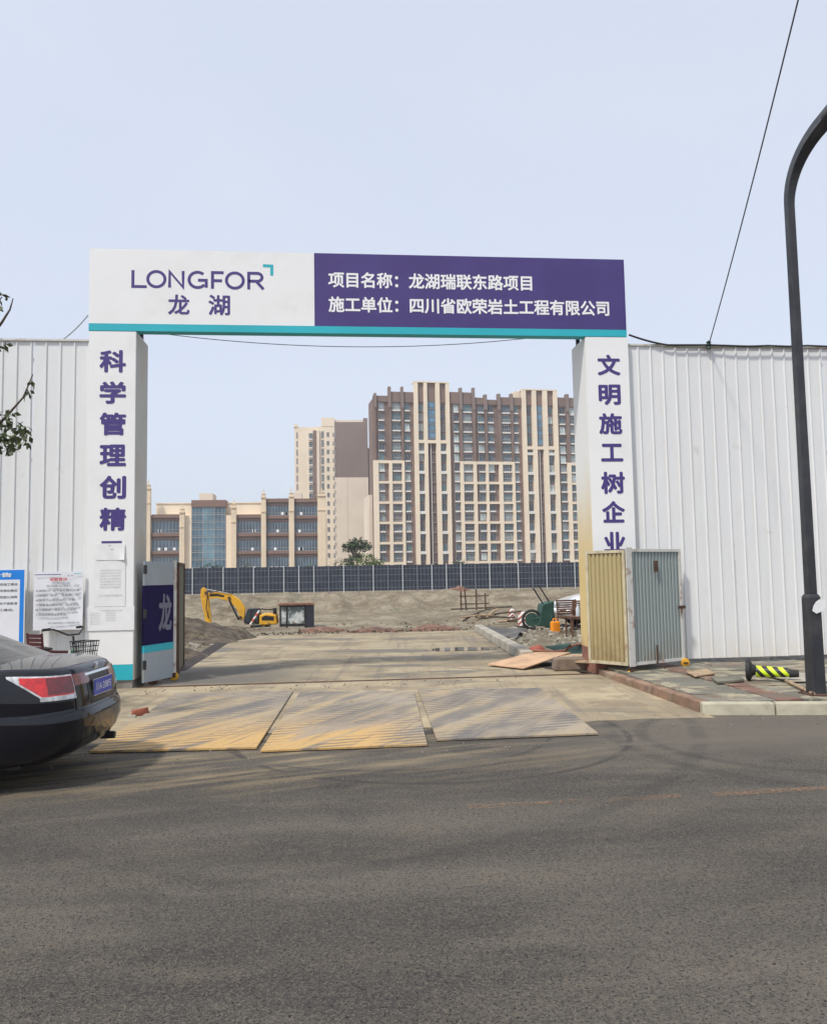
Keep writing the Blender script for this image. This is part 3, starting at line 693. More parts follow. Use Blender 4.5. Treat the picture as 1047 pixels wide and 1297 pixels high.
# ------------------------------------------------------------------ hoarding
def hoarding(x0, n, sgn, z0, z1, label, lean=0):
    root = empty('hoarding', (x0, YG + .12, 0), 0, label, 'fence', 'white corrugated hoarding along the street')
    pitch = .2205; ph = []
    for k in range(4):     # profile of one sheet: 4 narrow ribs
        a = k * pitch; ph += [(a, 0), (a + .168, 0), (a + .178, -.019), (a + .194, -.019), (a + .203, 0)]
    ph.append((4 * pitch, 0))
    vs = []
    nz = 2
    for z in (z0, z1):
        vs += [(x, y, z) for x, y in ph]
    m0 = len(ph); fs = [(i, i + 1, i + 1 + m0, i + m0) for i in range(m0 - 1)]
    mm = MB().add(vs, fs); me = mm.mesh('sheet', SHEETW)
    Wd = 4 * pitch
    for i in range(n):
        dx = i * (Wd + .002) * sgn - (Wd if sgn < 0 else 0)
        inst('sheet', me, root, (dx, random.uniform(-.004, .004), random.uniform(-.012, .012)), (0, random.uniform(-.0015, .0015), 0))
    L = n * (Wd + .002); xa, xb = (0, L) if sgn > 0 else (-L, 0)
    MB().box(xa, xb, -.035, .03, z1 + .0, z1 + .03).build('top_rail', RUSTW, root)
    for k in range(int(n * .8) + 1):
        xx = xa + .2 + k * (L - .4) / int(n * .8); MB().box(xx - .04, xx + .04, .05, .13, -.05, z1 - .05).build('post', STEEL, root)
    for zz in (z0 + .3, z0 + 1.9, z0 + 3.5, z1 - .3):
        MB().box(xa, xb, .005, .045, zz - .03, zz + .03).build('rail', STEEL, root)
    MB().box(xa, xb, .06, .2, -.05, .12).build('footing', REDDIRT, root)
    return root
zf = at(40, 430, YG + .1).z
hoarding(XL0 - .005, 14, -1, .12, zf - .02, 'white corrugated hoarding left of the arch, carrying the notice boards')
zfr = at(900, 437.5, YG + .1).z
hoarding(XR1 + .02, 18, 1, .20, zfr - .02, 'long white corrugated hoarding right of the arch, behind the street lamp')

# ------------------------------------------------------------------ gate leaves
def corr(m_, L, z0, z1, pitch=.075, dep=.022):
    n = max(2, int(L / pitch)); p = L / n; pts = []
    for k in range(n): a = k * p; pts += [(a, 0), (a + p * .42, 0), (a + p * .55, dep), (a + p * .87, dep)]
    pts.append((L, 0)); m0 = len(pts)
    return m_.add([(x, y, z0) for x, y in pts] + [(x, y, z1) for x, y in pts], [(i, i + 1, i + 1 + m0, i + m0) for i in range(m0 - 1)])
OCHREF = mat('ochre_frame', (.50, .45, .31), .6, .1, 4, dirt=(.25, .13, .07), dscale=5, damt=.8)
def leaf_panel(parent, A, B, z0, z1, sheetM, frameM, name='panel', flip=False):
    A, B = Vector(A), Vector(B); d = B - A; L = d.length; ang = math.atan2(d.y, d.x)
    e = empty(name, (A.x - parent.location.x, A.y - parent.location.y, 0), ang); e.parent = parent
    f = .045
    m_ = corr(MB(), L - 2 * f, z0 + f, z1 - f); m_.build('corrugated_sheet', sheetM, e, (f, -.012, 0))
    m_ = MB(); m_.box(0, f, -.03, .03, z0, z1); m_.box(L - f, L, -.03, .03, z0, z1); m_.box(f, L - f, -.026, .026, z1 - f, z1); m_.box(f, L - f, -.026, .026, z0, z0 + f)
    m_.build('frame', frameM, e)
    m_ = MB(); m_.box(f, L - f, .022, .045, z0 + .9, z0 + .94); m_.build('brace', frameM, e)
    return e, L
def caster(parent, x, y, zc=.15, zb_=0):
    m_ = MB(); m_.lathe([(.02, -.03), (.065, -.025), (.075, 0), (.065, .025), (.02, .03)], 18, (x, y, .075), 'y')
    m_.mat(1); m_.box(x - .03, x + .03, y - .045, y - .035, .06, zc + .03); m_.box(x - .03, x + .03, y + .035, y + .045, .06, zc + .03); m_.box(x - .04, x + .04, y - .045, y + .045, zc + .02, zc + .035)
    return m_.build('caster', [YELLOW, RUST], parent, (0, 0, zb_), smooth=30)
gR = gz(799, 861, .0)
Bk = at(741, 838, YG - .1)
corner = Vector((gR.x, gR.y + .05, 0))
zA0, zA1 = .16, at(799, 694.5, corner.y).z
root = empty('gate_leaf', (XR0, YG, 0), 0, 'folded rusty gate leaf of ochre and blue-grey corrugated sheet on casters right of the opening', 'gate')
leaf_panel(root, (XR0 - .125, YG - .05), (corner.x - .005, corner.y), .21, zA1 - .02, SHEETY, OCHREF)
farR = at(866, 851, corner.y + .55)
e, L = leaf_panel(root, (corner.x + .012, corner.y - .01), (farR.x, farR.y), .21, zA1 - .01, SHEETB, RUSTW)
MB().box(-.055, .075, -.045, -.032, .2, zA1 + .012).build('corner_post', RUSTW, e)
MB().box(L * .45, L * .45 + .02, -.05, -.033, .2, .5).build('bolt', RUST, e); MB().box(L * .47, L * .53, -.05, -.033, zA1 - .38, zA1 - .2).build('rust_patch_plate', RUST, e)
MB().box(L * .9, L + .02, -.07, -.04, 1.06, 1.11).build('latch', RUST, e)
caster(root, corner.x - root.location.x, corner.y - YG - .05); caster(root, farR.x - root.location.x - .0, farR.y - YG - .05, .05, .10)
# left folded leaf
hx = at(181, 780, YG + .1)
A = Vector((hx.x, YG + .12, 0)); Bp = at(219, 858, YG + .85); B = Vector((Bp.x, Bp.y, 0))
Cc = at(232, 800, YG + 2.0)
root = empty('gate_leaf', (A.x, A.y, 0), 0, 'folded gate leaf printed white, purple and teal standing against the left pillar', 'gate')
zl1 = at(181, 711, A.y).z; zl0 = .07
d = B - A; L = d.length; ang = math.atan2(d.y, d.x)
e = empty('panel', (0, 0, 0), ang); e.parent = root
zp1 = at(200, 741, A.y + .4).z; zp0 = at(200, 815, A.y + .4).z; zq = at(200, 824, A.y + .4).z
LEAFW = mat('shaded_leaf_white', (.33, .37, .39), .6, .06, 1.5, dirt=(.36, .34, .28), damt=.5); LEAFP = mat('shaded_leaf_purple', (.016, .011, .062), .85, .1, 2, spec=.15)  # both base colours darkened, painting in the shade on this leaf
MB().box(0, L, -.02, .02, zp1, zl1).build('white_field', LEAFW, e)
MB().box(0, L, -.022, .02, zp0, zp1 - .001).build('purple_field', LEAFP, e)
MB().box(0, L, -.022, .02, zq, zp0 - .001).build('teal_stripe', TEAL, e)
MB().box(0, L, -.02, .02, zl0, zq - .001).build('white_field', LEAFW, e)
lettering('lettering', '龙', L * .46, L * .90, at(200, 799, A.y + .5).z, at(200, 752, A.y + .5).z, mat('grey_print', (.17, .17, .22), .6, .1, 3), e, .035, -.026)
m_ = MB(); 
for z in (.35, 1.15, 1.85): m_.tube([(-.02, -.05, z - .07), (-.02, -.05, z + .07)], .03, 10)
m_.build('hinge', BLACK, e)
MB().tube([(0, 0, .1), (0, 0, zl1 + .02)], .035, 12).build('end_tube', RUSTW, root, (B.x - A.x + .02, B.y - A.y, 0), smooth=40)
caster(root, B.x - A.x + .02, B.y - A.y, .1)
leaf_panel(root, (B.x + .06, B.y + .04), (Cc.x, Cc.y), .1, zl1 - .01, SHEETO, RUST)

# ------------------------------------------------------------------ wires
def wire(name, pts, r, M, label, cat='cable', group=None):
    o = MB().tube(pts, r, 6).build(name, M, smooth=60); return tag(o, label, cat, group)
def sag(a, b, s, n=24):
    a, b = Vector(a), Vector(b); return [a.lerp(b, i / n) - Vector((0, 0, s * 4 * (i / n) * (1 - i / n))) for i in range(n + 1)]
wire('cable', sag(at(186, 420, YG + .3), at(705, 424, YG + .3), .235), .006, BLACK, 'thin black cable sagging below the header between the pillars')
wire('cable', sag(at(112, 399, YG + .15), at(80, 430, YG + .15), .03) + [at(-40, 430, YG + .1)], .008, mat('grey_cable', (.2, .2, .21), .6), 'grey cable running from the header down to the left hoarding top')
ins = at(897, 437, YG + .05)
wire('cable', sag(at(796, 424, YG + .1), at(845, 437, YG + .05), .02, 8) + [ins] + [at(897 + 25 * k, 437 + (.8 if k % 2 else 1.8), YG + .03) for k in range(1, 14)], .017, BLACK, 'black cable lying along the top edge of the right hoarding')
far_ = at(1003, 0, 8.0); far2 = far_ + (far_ - ins) * .8
wire('cable', sag(ins, far2, .22, 40), .009, BLACK, 'black overhead wire rising steeply from the right hoarding top')
m_ = MB().lathe([(.01, -.08), (.045, -.06), (.03, -.03), (.055, 0), (.03, .03), (.045, .05), (.01, .08)], 12)
tag(m_.build('insulator', mat('green_ceramic', (.02, .045, .035), .4), None, ins, smooth=50), 'dark green insulator knob on the right hoarding top where the wire starts', 'insulator')

# ------------------------------------------------------------------ street lamp
lb = gz(1033, 879, .13)
lamp = empty('street_lamp', lb, 0, 'black square street lamp post with a curved arm at the right edge', 'street lamp')
def sq(m_, z0, z1, a0, a1): 
    return m_.hexa([(-a0, -a0, z0), (a0, -a0, z0), (a0, a0, z0), (-a0, a0, z0), (-a1, -a1, z1), (a1, -a1, z1), (a1, a1, z1), (-a1, a1, z1)])
zs = at(1027, 757, lb.y).z - lb.z
sq(MB(), 0, zs, .086, .082).build('base_shaft', POLEM, lamp, bevel=.012)
sq(MB(), zs + .001, zs + .05, .084, .055).build('collar', POLEM, lamp)
m_ = MB(); m_.box(-.15, .15, -.15, .15, -.005, .012)
for sx in (-1, 1):
    for sy in (-1, 1): m_.lathe([(.016, .012), (.016, .04), (.01, .045)], 8, (sx * .12, sy * .12, 0))
m_.build('base_plate', RUST, lamp)
ztp = at(1002, 262, lb.y).z - lb.z
path = [(0, 0, zs + .051), (0, 0, 2.5), (0, 0, 3.4), (0, 0, ztp)]
ad = Vector((.42, -.91, 0)).normalized()
for k in range(1, 13):
    a_ = R(58) * k / 12; Rr = 1.0
    path.append(tuple(ad * (Rr * (1 - math.cos(a_))) + Vector((0, 0, ztp + Rr * math.sin(a_)))))
last = Vector(path[-1]); dd = (ad * math.sin(R(58)) + Vector((0, 0, math.cos(R(58)))))
path += [tuple(last + dd * .5), tuple(last + dd * 1.2)]
rad = [.078, .075, .072, .068] + [.07 + .004 * k for k in range(12)] + [.12, .12]
MB().tube(path, rad, 4, square=True).build('arm', POLEM, lamp, bevel=.006)
head = MB(); hp = last + dd * .12 - Vector((0, 0, .05))
hd = empty('lamp_head', hp, math.atan2(ad.y, ad.x)); hd.parent = lamp
hd.rotation_euler = (0, -R(28), math.atan2(ad.y, ad.x))
MB().box(0, .95, -.13, .13, -.02, .05).build('housing', POLEM, hd, bevel=.02)
MB().box(.12, .85, -.11, .11, -.032, -.021).build('lens', mat('lamp_lens', (.35, .38, .36), .25, .1, 8), hd)
st_ = []
st_ = [(-.07, -.05), (-.02, -.085), (.05, -.06), (.10, -.02), (.115, .05), (.09, .085), (.03, .09), (-.02, .055), (-.05, .01)]
m_ = MB().prism(st_, -.099, -.093, 'y'); o = m_.build('torn_sticker', PAPER, lamp, (0.02, 0, at(1033, 768, lb.y).z - lb.z)); o['label'] = 'torn white sticker'

# ------------------------------------------------------------------ knocked-over bollard
ba = gz(950, 862, .13); bb = gz(998, 864, .13)
bl = empty('traffic_bollard', ba, 0, 'knocked over black and yellow striped rubber bollard lying on the pavement', 'bollard')
d = (bb - ba); d.z = 0; bl.rotation_euler = (0, 0, math.atan2(d.y, d.x))
m_ = MB().lathe([(.14, -.05), (.15, -.02), (.15, .0), (.085, .03), (.06, .08)], 20, (0, 0, .15), 'x'); m_.build('rubber_base', RUBBER, bl, smooth=35)
t = NT('bollard_stripes'); v = t.pos(True); x, y, z = t.sep(v)
f = t.math('FRACT', t.math('MULTIPLY', t.math('ADD', x, t.math('MULTIPLY', z, .9)), 7.5)); f = t.math('GREATER_THAN', f, .5)
t.base(t.mix(f, (.62, .82, .02), (.02, .02, .02))); t.set(Roughness=.5)
m_ = MB().lathe([(.082, .08), (.080, .12), (.066, .45), (.062, .5)], 20, (0, 0, .13), 'x'); o = m_.build('striped_sleeve', t.m, bl, smooth=35)
m_ = MB().lathe([(.06, .5), (.055, .53), (.05, .60), (.045, .62)], 16, (0, 0, .12), 'x'); m_.build('cap', RUBBER, bl, smooth=35)
tag(MB().tube([gz(995, 862, .16), gz(1030, 879, .15)], .022, 6).build('timber_stick', WOOD), 'pale timber stick leaning from the bollard towards the lamp foot', 'stick')
# broken paving boards on the pavement
def slab_thing(name, c, z, th, M, label, cat, group=None):
    pts = [gz(x, y, z) for x, y in c]; o0 = sum(pts, Vector()) / len(pts); o0.z = z - th
    poly = [(p_.x - o0.x, p_.y - o0.y) for p_ in pts]
    return tag(MB().prism(poly, 0, th, 'z').build(name, M, None, o0, bevel=.006), label, cat, group)
slab_thing('concrete_slab', [(908, 863), (942, 860), (936, 856), (900, 857)], .175, .035, KERBD, 'loose pale concrete slab near the bollard base on the pavement', 'slab')
slab_thing('board', [(880, 856), (905, 852), (895, 847), (868, 850)], .165, .025, WOOD, 'weathered board lying at the foot of the right hoarding', 'board')
slab_thing('board', [(1000, 862), (1047, 862), (1047, 852), (960, 852)], .16, .02, CONC, 'flat grey board under the hoarding behind the lamp', 'board')

# ------------------------------------------------------------------ bricks by the left plate
bp = gz(178, 906, .006)
bq = empty('broken_brick', (bp.x, bp.y, .006), .5, 'red broken brick lying beside the left steel plate', 'brick')
MB().hexa([(-.1, -.055, 0), (.10, -.05, 0), (.11, .05, 0), (-.1, .055, 0), (-.09, -.045, .07), (.08, -.05, .10), (.10, .04, .085), (-.095, .05, .075)]).build('brick_body', BRICKM, bq, bevel=.008)
bp = gz(167, 909, .006)
tag(MB().hexa([(-.06, -.04, 0), (.05, -.04, 0), (.06, .04, 0), (-.05, .04, 0), (-.05, -.03, .03), (.05, -.03, .035), (.04, .03, .03), (-.04, .03, .028)]).build('mortar_lump', CONC, None, bp), 'small pale mortar lump next to the red brick', 'lump')
#@@PART2
# ------------------------------------------------------------------ foliage
def leafmat(name, c):
    t = NT(name); v = t.pos()
    f = t.noise(v, 2.2, 3); g = t.n('ShaderNodeNewGeometry').outputs['Random Per Island']
    c1 = t.mix(g, tuple(x * .55 for x in c), tuple(x * 1.45 for x in c)); t.base(t.mix(t.ramp(f, .3, .7, 0, .4), c1, (c[0] * 1.7, c[1] * 1.35, c[2])))
    t.set(Roughness=.6); t.b.inputs['Transmission Weight'].default_value = 0
    return t.m
LEAF = leafmat('leaf_green', (.060, .085, .032)); LEAFD = leafmat('leaf_dark_green', (.035, .065, .03)); LEAFB = leafmat('leaf_bright_green', (.075, .125, .03))
BARK = mat('bark', (.11, .08, .06), .9, .3, 12, bump=.6)
def leaf_cloud(blobs, n, size, droop=.3):
    m_ = MB(); tot = sum(b[3] ** 2 for b in blobs)
    for (cx, cy, cz, r) in blobs:
        for _ in range(int(n * r * r / tot)):
            while True:
                p = Vector((random.uniform(-1, 1), random.uniform(-1, 1), random.uniform(-1, 1)))
                if .25 < p.length < 1: break
            if noise.noise(p * 2.3 + Vector((cx, cy, cz))) < -.12: continue
            c = Vector((cx, cy, cz)) + Vector((p.x, p.y, p.z * .8)) * r
            a = Vector((random.gauss(0, 1), random.gauss(0, 1), random.gauss(-droop, .6))).normalized(); b = a.cross(Vector((random.gauss(0, 1), random.gauss(0, 1), random.gauss(0, 1)))).normalized()
            s = size * random.uniform(.6, 1.3); wd = s * .42
            m_.add([c, c + a * s * .5 + b * wd * .6, c + a * s, c + a * s * .5 - b * wd * .6], [(0, 1, 2, 3)])
    return m_
def tree(loc, h, blobs, n, size, M, label, group=None, trunk=.12, limbs=()):
    e = empty('tree', loc, 0, label, 'tree', group)
    tz = min(b[2] for b in blobs)
    m_ = MB(); m_.tube([(0, 0, -.1), (.03 * h, 0, h * .25), (0, .02 * h, h * .5), (.01, 0, h * .75)], trunk, 8, r1=trunk * .35)
    for b in blobs:
        m_.tube([(0, 0, max(.2 * h, b[2] - b[3] * 1.6)), (b[0] * .5, b[1] * .5, b[2] - b[3] * .5), (b[0], b[1], b[2] + b[3] * .3)], trunk * .4, 5, r1=trunk * .1)
    for l in limbs: m_.tube(l, trunk * .3, 6, r1=trunk * .06)
    m_.build('trunk', BARK, e, smooth=60); leaf_cloud(blobs, n, size).build('crown', M, e)
    return e
# street tree at the left edge: crown mostly outside the photograph, twigs reaching in
tb = Vector((-5.35, 9.6, .12))
tips = [(at(42, 473, 9.2), at(22, 512, 9.2)), (at(36, 500, 9.2), at(12, 528, 9.2))]
def rel(p): return tuple(p - tb)
l1 = [(0, 0, 2.1), rel(at(-60, 590, 9.3)), rel(at(-20, 556, 9.25)), rel(at(8, 528, 9.2)), rel(at(30, 503, 9.2)), rel(at(42, 474, 9.2))]
l2 = [(0, 0, 2.6), rel(at(-50, 470, 9.3)), rel(at(-15, 432, 9.2)), rel(at(3, 408, 9.2)), rel(at(13, 392, 9.2)), rel(at(17, 378, 9.2))]
l3 = [(0, 0, 3.2), rel(at(-60, 420, 9.3)), rel(at(-12, 395, 9.2)), rel(at(3, 376, 9.2))]
bl_ = [(-.3, .2, 3.9, 1.0), (-.5, -.6, 4.9, .95), (-.9, .5, 5.0, .9), (.1, -.2, 3.1, .5)]
tr = tree(tb, 5.2, bl_, 2600, .10, LEAF, 'leafy street tree at the far left whose twigs reach in front of the hoarding', trunk=.09, limbs=(l1, l2, l3))
sb = []
for (px, py, r, k) in ((6, 528, .13, 1), (22, 552, .16, 1), (8, 562, .15, 1), (30, 540, .10, 1), (-10, 548, .2, 1), (2, 374, .07, 1), (0, 388, .05, 1), (0, 436, .08, 1), (-8, 442, .1, 1), (34, 494, .065, 1), (40, 482, .045, 1)):
    p = at(px, py, 9.2) - tb; sb.append((p.x, p.y, p.z, r))
m_ = MB()
leaf_cloud(sb, 470, .095, .9).build('twig_leaves', LEAF, tr)

# ------------------------------------------------------------------ far mesh fence
YF = 80.
z0f, z1f = at(485, 748, YF).z, at(485, 716, YF).z
ff = empty('site_fence', (0, YF, 0), 0, 'long dark blue mesh fence on grey posts along the far side of the pit', 'fence')
pw = 1.458
meP = MB().box(0, pw - .10, -.01, .01, z0f, z1f).mesh('mesh_panel', MESHD)
FPOST = mat('galvanised_post', (.46, .48, .50), .5, .1, 2); FPOSTD = mat('galvanised_post_dark', (.15, .17, .19), .5, .1, 2)
meQ = MB().box(-.05, .05, -.09, -.01, z0f - .3, z1f + .04).mesh('post', FPOST); meQ2 = MB().box(-.05, .05, -.09, -.01, z0f - .3, z1f + .02).mesh('post', FPOSTD)
m_ = MB()
for fz in (.12, .38, .62, .86): m_.box(0, pw, -.035, -.012, z0f + (z1f - z0f) * fz - .016, z0f + (z1f - z0f) * fz + .016)
for k in (1, 2, 3): m_.box(pw * k / 4 - .010, pw * k / 4 + .010, -.03, -.012, z0f, z1f)
meR = m_.mesh('wire_grid', mat('grid_wire', (.20, .22, .24), .5))
for i in range(64):
    x = -40 + i * pw; dy = random.uniform(-.03, .03)
    inst('mesh_panel', meP, ff, (x + .05, dy, 0)); inst('wire_grid', meR, ff, (x, dy, 0))['kind'] = 'stuff'
    inst('post', meQ if i % 2 == 0 or i % 5 == 0 else meQ2, ff, (x, dy, random.uniform(0, .08)))
# ------------------------------------------------------------------ buildings
class Bld:
    def __init__(s, px, Y, a, label, name, cat='building', py=700):
        o = at(px, py, Y); s.O = Vector((o.x, o.y, 0)); s.a = R(a)
        s.root = empty(name, s.O, s.a, label, cat); s.n = Vector((math.sin(s.a), -math.cos(s.a), 0)); s.u = Vector((math.cos(s.a), math.sin(s.a), 0))
        s.cache = {}; s.pmesh = {}
    def uz(s, px, py, dep=0):
        d = ray(px, py); o = s.O - s.n * dep - Vector((0, 0, EYE)); t = o.dot(s.n) / d.dot(s.n); p = d * t
        return ((p - o).dot(s.u), EYE + p.z)
    def U(s, px, py=600, dep=0): return s.uz(px, py, dep)[0]
    def Z(s, px, py, dep=0): return s.uz(px, py, dep)[1]
    def box(s, name, M, u0, u1, z0, z1, pr, back=.0, parent=None):
        o = MB().box(u0, u1, -pr, back, z0, z1).build(name, M, parent or s.root); return o
    def window(s, u0, z0, w_, h_, style=0, gm=None, sill=0, fm=None, pr=.10, parent=None):
        key = (round(w_, 2), round(h_, 2), style, id(fm), pr)
        if key not in s.cache:
            f = .07; m_ = MB()
            m_.box(0, w_, -pr, 0, 0, f); m_.box(0, w_, -pr, 0, h_ - f, h_); m_.box(0, f, -pr, 0, f, h_ - f); m_.box(w_ - f, w_, -pr, 0, f, h_ - f)
            if style == 0: m_.box(w_ * .55, w_ * .55 + .06, -pr + .01, 0, f, h_ - f); m_.box(f, w_ * .55, -pr + .01, -.005, h_ * .68, h_ * .68 + .05)
            elif style == 1:
                for k in (1, 2, 3): m_.box(w_ * k / 4 - .03, w_ * k / 4 + .03, -pr + .01, 0, f, h_ - f)
                m_.box(f, w_ - f, -pr + .01, -.005, h_ * .38, h_ * .38 + .08)
            elif style >= 2:
                for k in range(1, style): m_.box(w_ * k / style - .035, w_ * k / style + .035, -pr + .01, 0, f, h_ - f)
                m_.box(f, w_ - f, -pr + .012, -.005, h_ * .25, h_ * .25 + .06)
            s.cache[key] = m_.mesh('window', fm or FRAMEM)
        o = inst('window', s.cache[key], parent or s.root, (u0, 0, z0))
        gm = gm or random.choices(GL, (5, 4, 3, 3, 2, 1))[0]
        k2 = (key[0], key[1], gm.name)
        if k2 not in s.pmesh: s.pmesh[k2] = MB().box(.05, w_ - .05, -pr * .6, -.004, .05, h_ - .05).mesh('pane', gm)
        inst('pane', s.pmesh[k2], o)
        if sill:
            k3 = (key[0], 'sill', sill)
            if k3 not in s.pmesh: s.pmesh[k3] = MB().box(0, w_ * sill, -.55, 0, -.42, -.02).mesh('ledge', LEDGE)
            inst('ledge', s.pmesh[k3], o)
        return o
# --- main tower
T = Bld(600, 230, 6.4, 'tall brown and cream apartment block with two cream window shafts behind the pit', 'apartment_tower')
zn = [T.Z(485, 521 + 12.83 * n) for n in range(-1, 17)]     # ledge level of floor n at zn[n+1]
FH = zn[0] - zn[1]
base = -.5
uL, uR = T.U(472.5), T.U(752)
roof = T.Z(600, 509)
T.box('wall', BROWN, uL, uR, base, roof, 0, 7)
def pier(x0, x1, ztop, M, pr, zb_=base, name='pier'): return T.box(name, M, T.U(x0), T.U(x1), zb_, ztop, pr)
zg = T.Z(485, 583.5); 
GRID = [(472.6, 479.0), (492.2, 496.2), (508.6, 511.8), (582.2, 586.3), (598.8, 602.8), (614.6, 617.8), (631.2, 635.6), (647.8, 651), (717.6, 722.2), (731.6, 735.4), (746, 750)]
for a, b in GRID:
    pier(a, b, zg, CREAM, .8); pier(a + .3, b - .3 if b - a < 5 else a + 3.6, roof + .1, BROWN, .75, zg + .002)
# belts of the cream grid (butted between the piers)
for n in (5, 7, 9, 11, 13, 15):
    zz = zn[n + 1]
    for x0, x1 in ((479.0, 492.2), (496.2, 508.6), (586.3, 598.8), (602.8, 614.6), (617.8, 631.2), (635.6, 647.8), (722.2, 731.6), (735.4, 746)):
        T.box('belt', CREAM, T.U(x0), T.U(x1), zz - .42, zz + (.25 if n > 5 else .38), .72)
# cores
CORES = [((524.8, 529.9), (537.2, 541.6), (552.2, 557.6), (565.2, 569.8), 485.8, 560), ((662, 667), (674.6, 680), (688, 694), (701.6, 706.8), 495.5, 568)]
for P4 in CORES:
    p1, p2, p3, p4, ytop, ybelt = P4
    xm = (p2[0] + p3[1]) / 2; zt_ = T.Z(xm, ytop); zb2 = T.Z(xm, ybelt)
    for q_ in (p1, p2, p3, p4): pier(q_[0], q_[1], zt_, CREAM, 1.0)
    T.box('core_back', BROWN, T.U(p1[1]), T.U(p4[0]), roof, zt_ - 1.2, .3, 3)
    T.box('top_beam', CREAM, T.U(p1[0]), T.U(p4[1]), zt_ + .002, zt_ + .35, 1.05, 2)
    for x0, x1 in ((p1[1], p2[0]), (p3[1], p4[0])):
        T.box('brown_panel', BROWN, T.U(x0), T.U(x1), zn[1] + 2.9, zt_ - .05, .45)
        T.box('belt', CREAM, T.U(x0), T.U(x1), zb2 - .45, zb2 + .45, .95)
        for n in range(6, 17, 2):
            zz = zn[n - 1]; T.box('belt', LEDGE, T.U(x0), T.U(x1), zz - .45, zz + .35, .9)
        u0, u1 = T.U(x0) + .15, T.U(x1) - .15
        for n in range(0, 16): 
            T.window(u0, zn[n + 1] + .35, u1 - u0, 2.2, 0)
        T.box('spandrel', DBROWN, T.U(x0), T.U(x1), base, zn[1] + 2.6, .04)
    x0, x1 = p2[1], p3[0]; zc0 = T.Z(xm, 509 if ytop < 490 else 514); zc1 = T.Z(xm, ybelt - 3.5)
    T.box('brown_panel', BROWN, T.U(x0), T.U(x1), zc0, zt_ - .05, .45)
    u0, u1 = T.U(x0), T.U(x1); nrow = 5; hh = (zc0 - zc1) / nrow
    for k in range(nrow): T.window(u0 + .1, zc1 + k * hh + .05, u1 - u0 - .2, hh - .08, 3, GBLUE, pr=.4)
    T.box('belt', CREAM, T.U(p1[1] + .0) if 0 else u0, u1, zb2 - .45, zb2 + .45, .95)
    T.box('shaft_back', DBROWN, u0, u1, base, zb2 - .46, .02)
    T.box('drain_pipe', LEDGE, u0 + (u1 - u0) * .38, u0 + (u1 - u0) * .38 + .16, base, zb2 - .5, .4)
    for n in range(4, 16): T.box('shaft_slab', STEEL, u0 + (u1 - u0) * .42, u1 - .3, zn[n + 1] - .1, zn[n + 1] + .08, .35)
# window columns
def col(x0, x1, style, h_, sill, rows, skipb=True, off=.5):
    for n in rows:
        u0, u1 = T.U(x0), T.U(x1); z = zn[n + 1] + off
        lb_ = sill if not (skipb and n in (5, 7, 9, 11, 13, 15)) else 0
        gm = None
        fm = FRAMEW if (style == 1 and random.random() < .62) else FRAMEM
        T.window(u0, z, u1 - u0, h_, style, gm, lb_, fm)
AR = range(0, 16)
col(479.9, 487.2, 0, 2.05, .98, AR); col(497.2, 507.8, 1, 2.1, 1, AR); col(513, 519.7, 0, 2.05, 1, AR, False)
col(575.4, 581.6, 0, 2.05, 1, AR, False); col(587.2, 598, 1, 2.1, 1, AR); col(606.5, 613.9, 0, 2.05, 1, AR)
col(618.6, 626, 0, 2.05, 1, AR); col(636.6, 647.2, 1, 2.1, 1, AR); col(651.8, 657.2, 0, 2.05, 1, AR, False)
col(709.5, 716.8, 0, 2.05, 1, AR, False); col(723, 731, 1, 2.1, 1, AR); col(737, 745, 0, 2.05, 1, AR)
# parapets and roof posts
for x0, x1, yt in ((473, 492, 501.5), (492, 508.6, 496.5), (508.6, 524.7, 497), (569.9, 598.5, 497.3), (598.5, 614.5, 504), (614.5, 631, 506.7), (631, 662, 503.8), (706.9, 752, 504.5)):
    T.box('parapet', BROWN, T.U(x0), T.U(x1) - .02, zn[1] + 2.7, T.Z((x0 + x1) / 2, yt), .45, .1)
for x0, x1, yt in ((473, 475.8, 498.5), (490.8, 494.2, 490.5), (507, 510, 490.5), (580.5, 584, 492), (597, 600, 492), (611.5, 615.2, 500.5), (628.6, 632.2, 499.5), (644.6, 648, 499.5), (714.5, 718.3, 500), (730, 733.5, 501)):
    T.box('roof_post', TAUPE, T.U(x0, 500), T.U(x1, 500), zn[1] + 1.0, T.Z((x0 + x1) / 2, yt), .95, .5)
T.box('roof_plant', CREAM, T.U(655), T.U(664), roof, T.Z(660, 495), -1, 4)
T.box('side_wing', CREAMS, T.U(468.2), uL - .01, base, T.Z(470, 626), -2, 12)
# --- blank gabled tower in the middle
G = Bld(424, 268, 0, 'pale cream apartment tower with a blank taupe and cream gable wall', 'apartment_tower')
def gb(name, M, x0, x1, y0, y1, pr, back=.0, yy=None): return G.box(name, M, G.U(x0, yy or 620), G.U(x1, yy or 620), base if y1 is None else G.Z((x0 + x1) / 2, y1), G.Z((x0 + x1) / 2, y0), pr, back)
gb('gable_wall', CREAMS, 424.4, 466.5, 604.7, None, 0, 14); gb('gable_wall', TAUPE, 424.4, 466.5, 534.5, 604.7, .0, 14)
gb('parapet', TAUPE, 461, 466.5, 529.5, 534.4, .0, 14); gb('parapet', CREAMS, 424.4, 461, 531.5, 534.4, -.6, 13)
gb('corner_pier', CREAM, 401.5, 424.3, 540, None, .0, 14); gb('penthouse', CREAM, 407.5, 424.3, 529, 540, .1, 10)
gb('wing_wall', CREAM, 373.2, 401.4, 540, None, -1.5, 14); gb('parapet', CREAM, 372.2, 377.5, 536.5, 540, -1.3, 8)
gb('brown_strip', BROWN, 397, 401.2, 545, None, -1.42, -1.6 + 1.7); gb('pier', CREAMS, 402, 405, 545, None, .5)
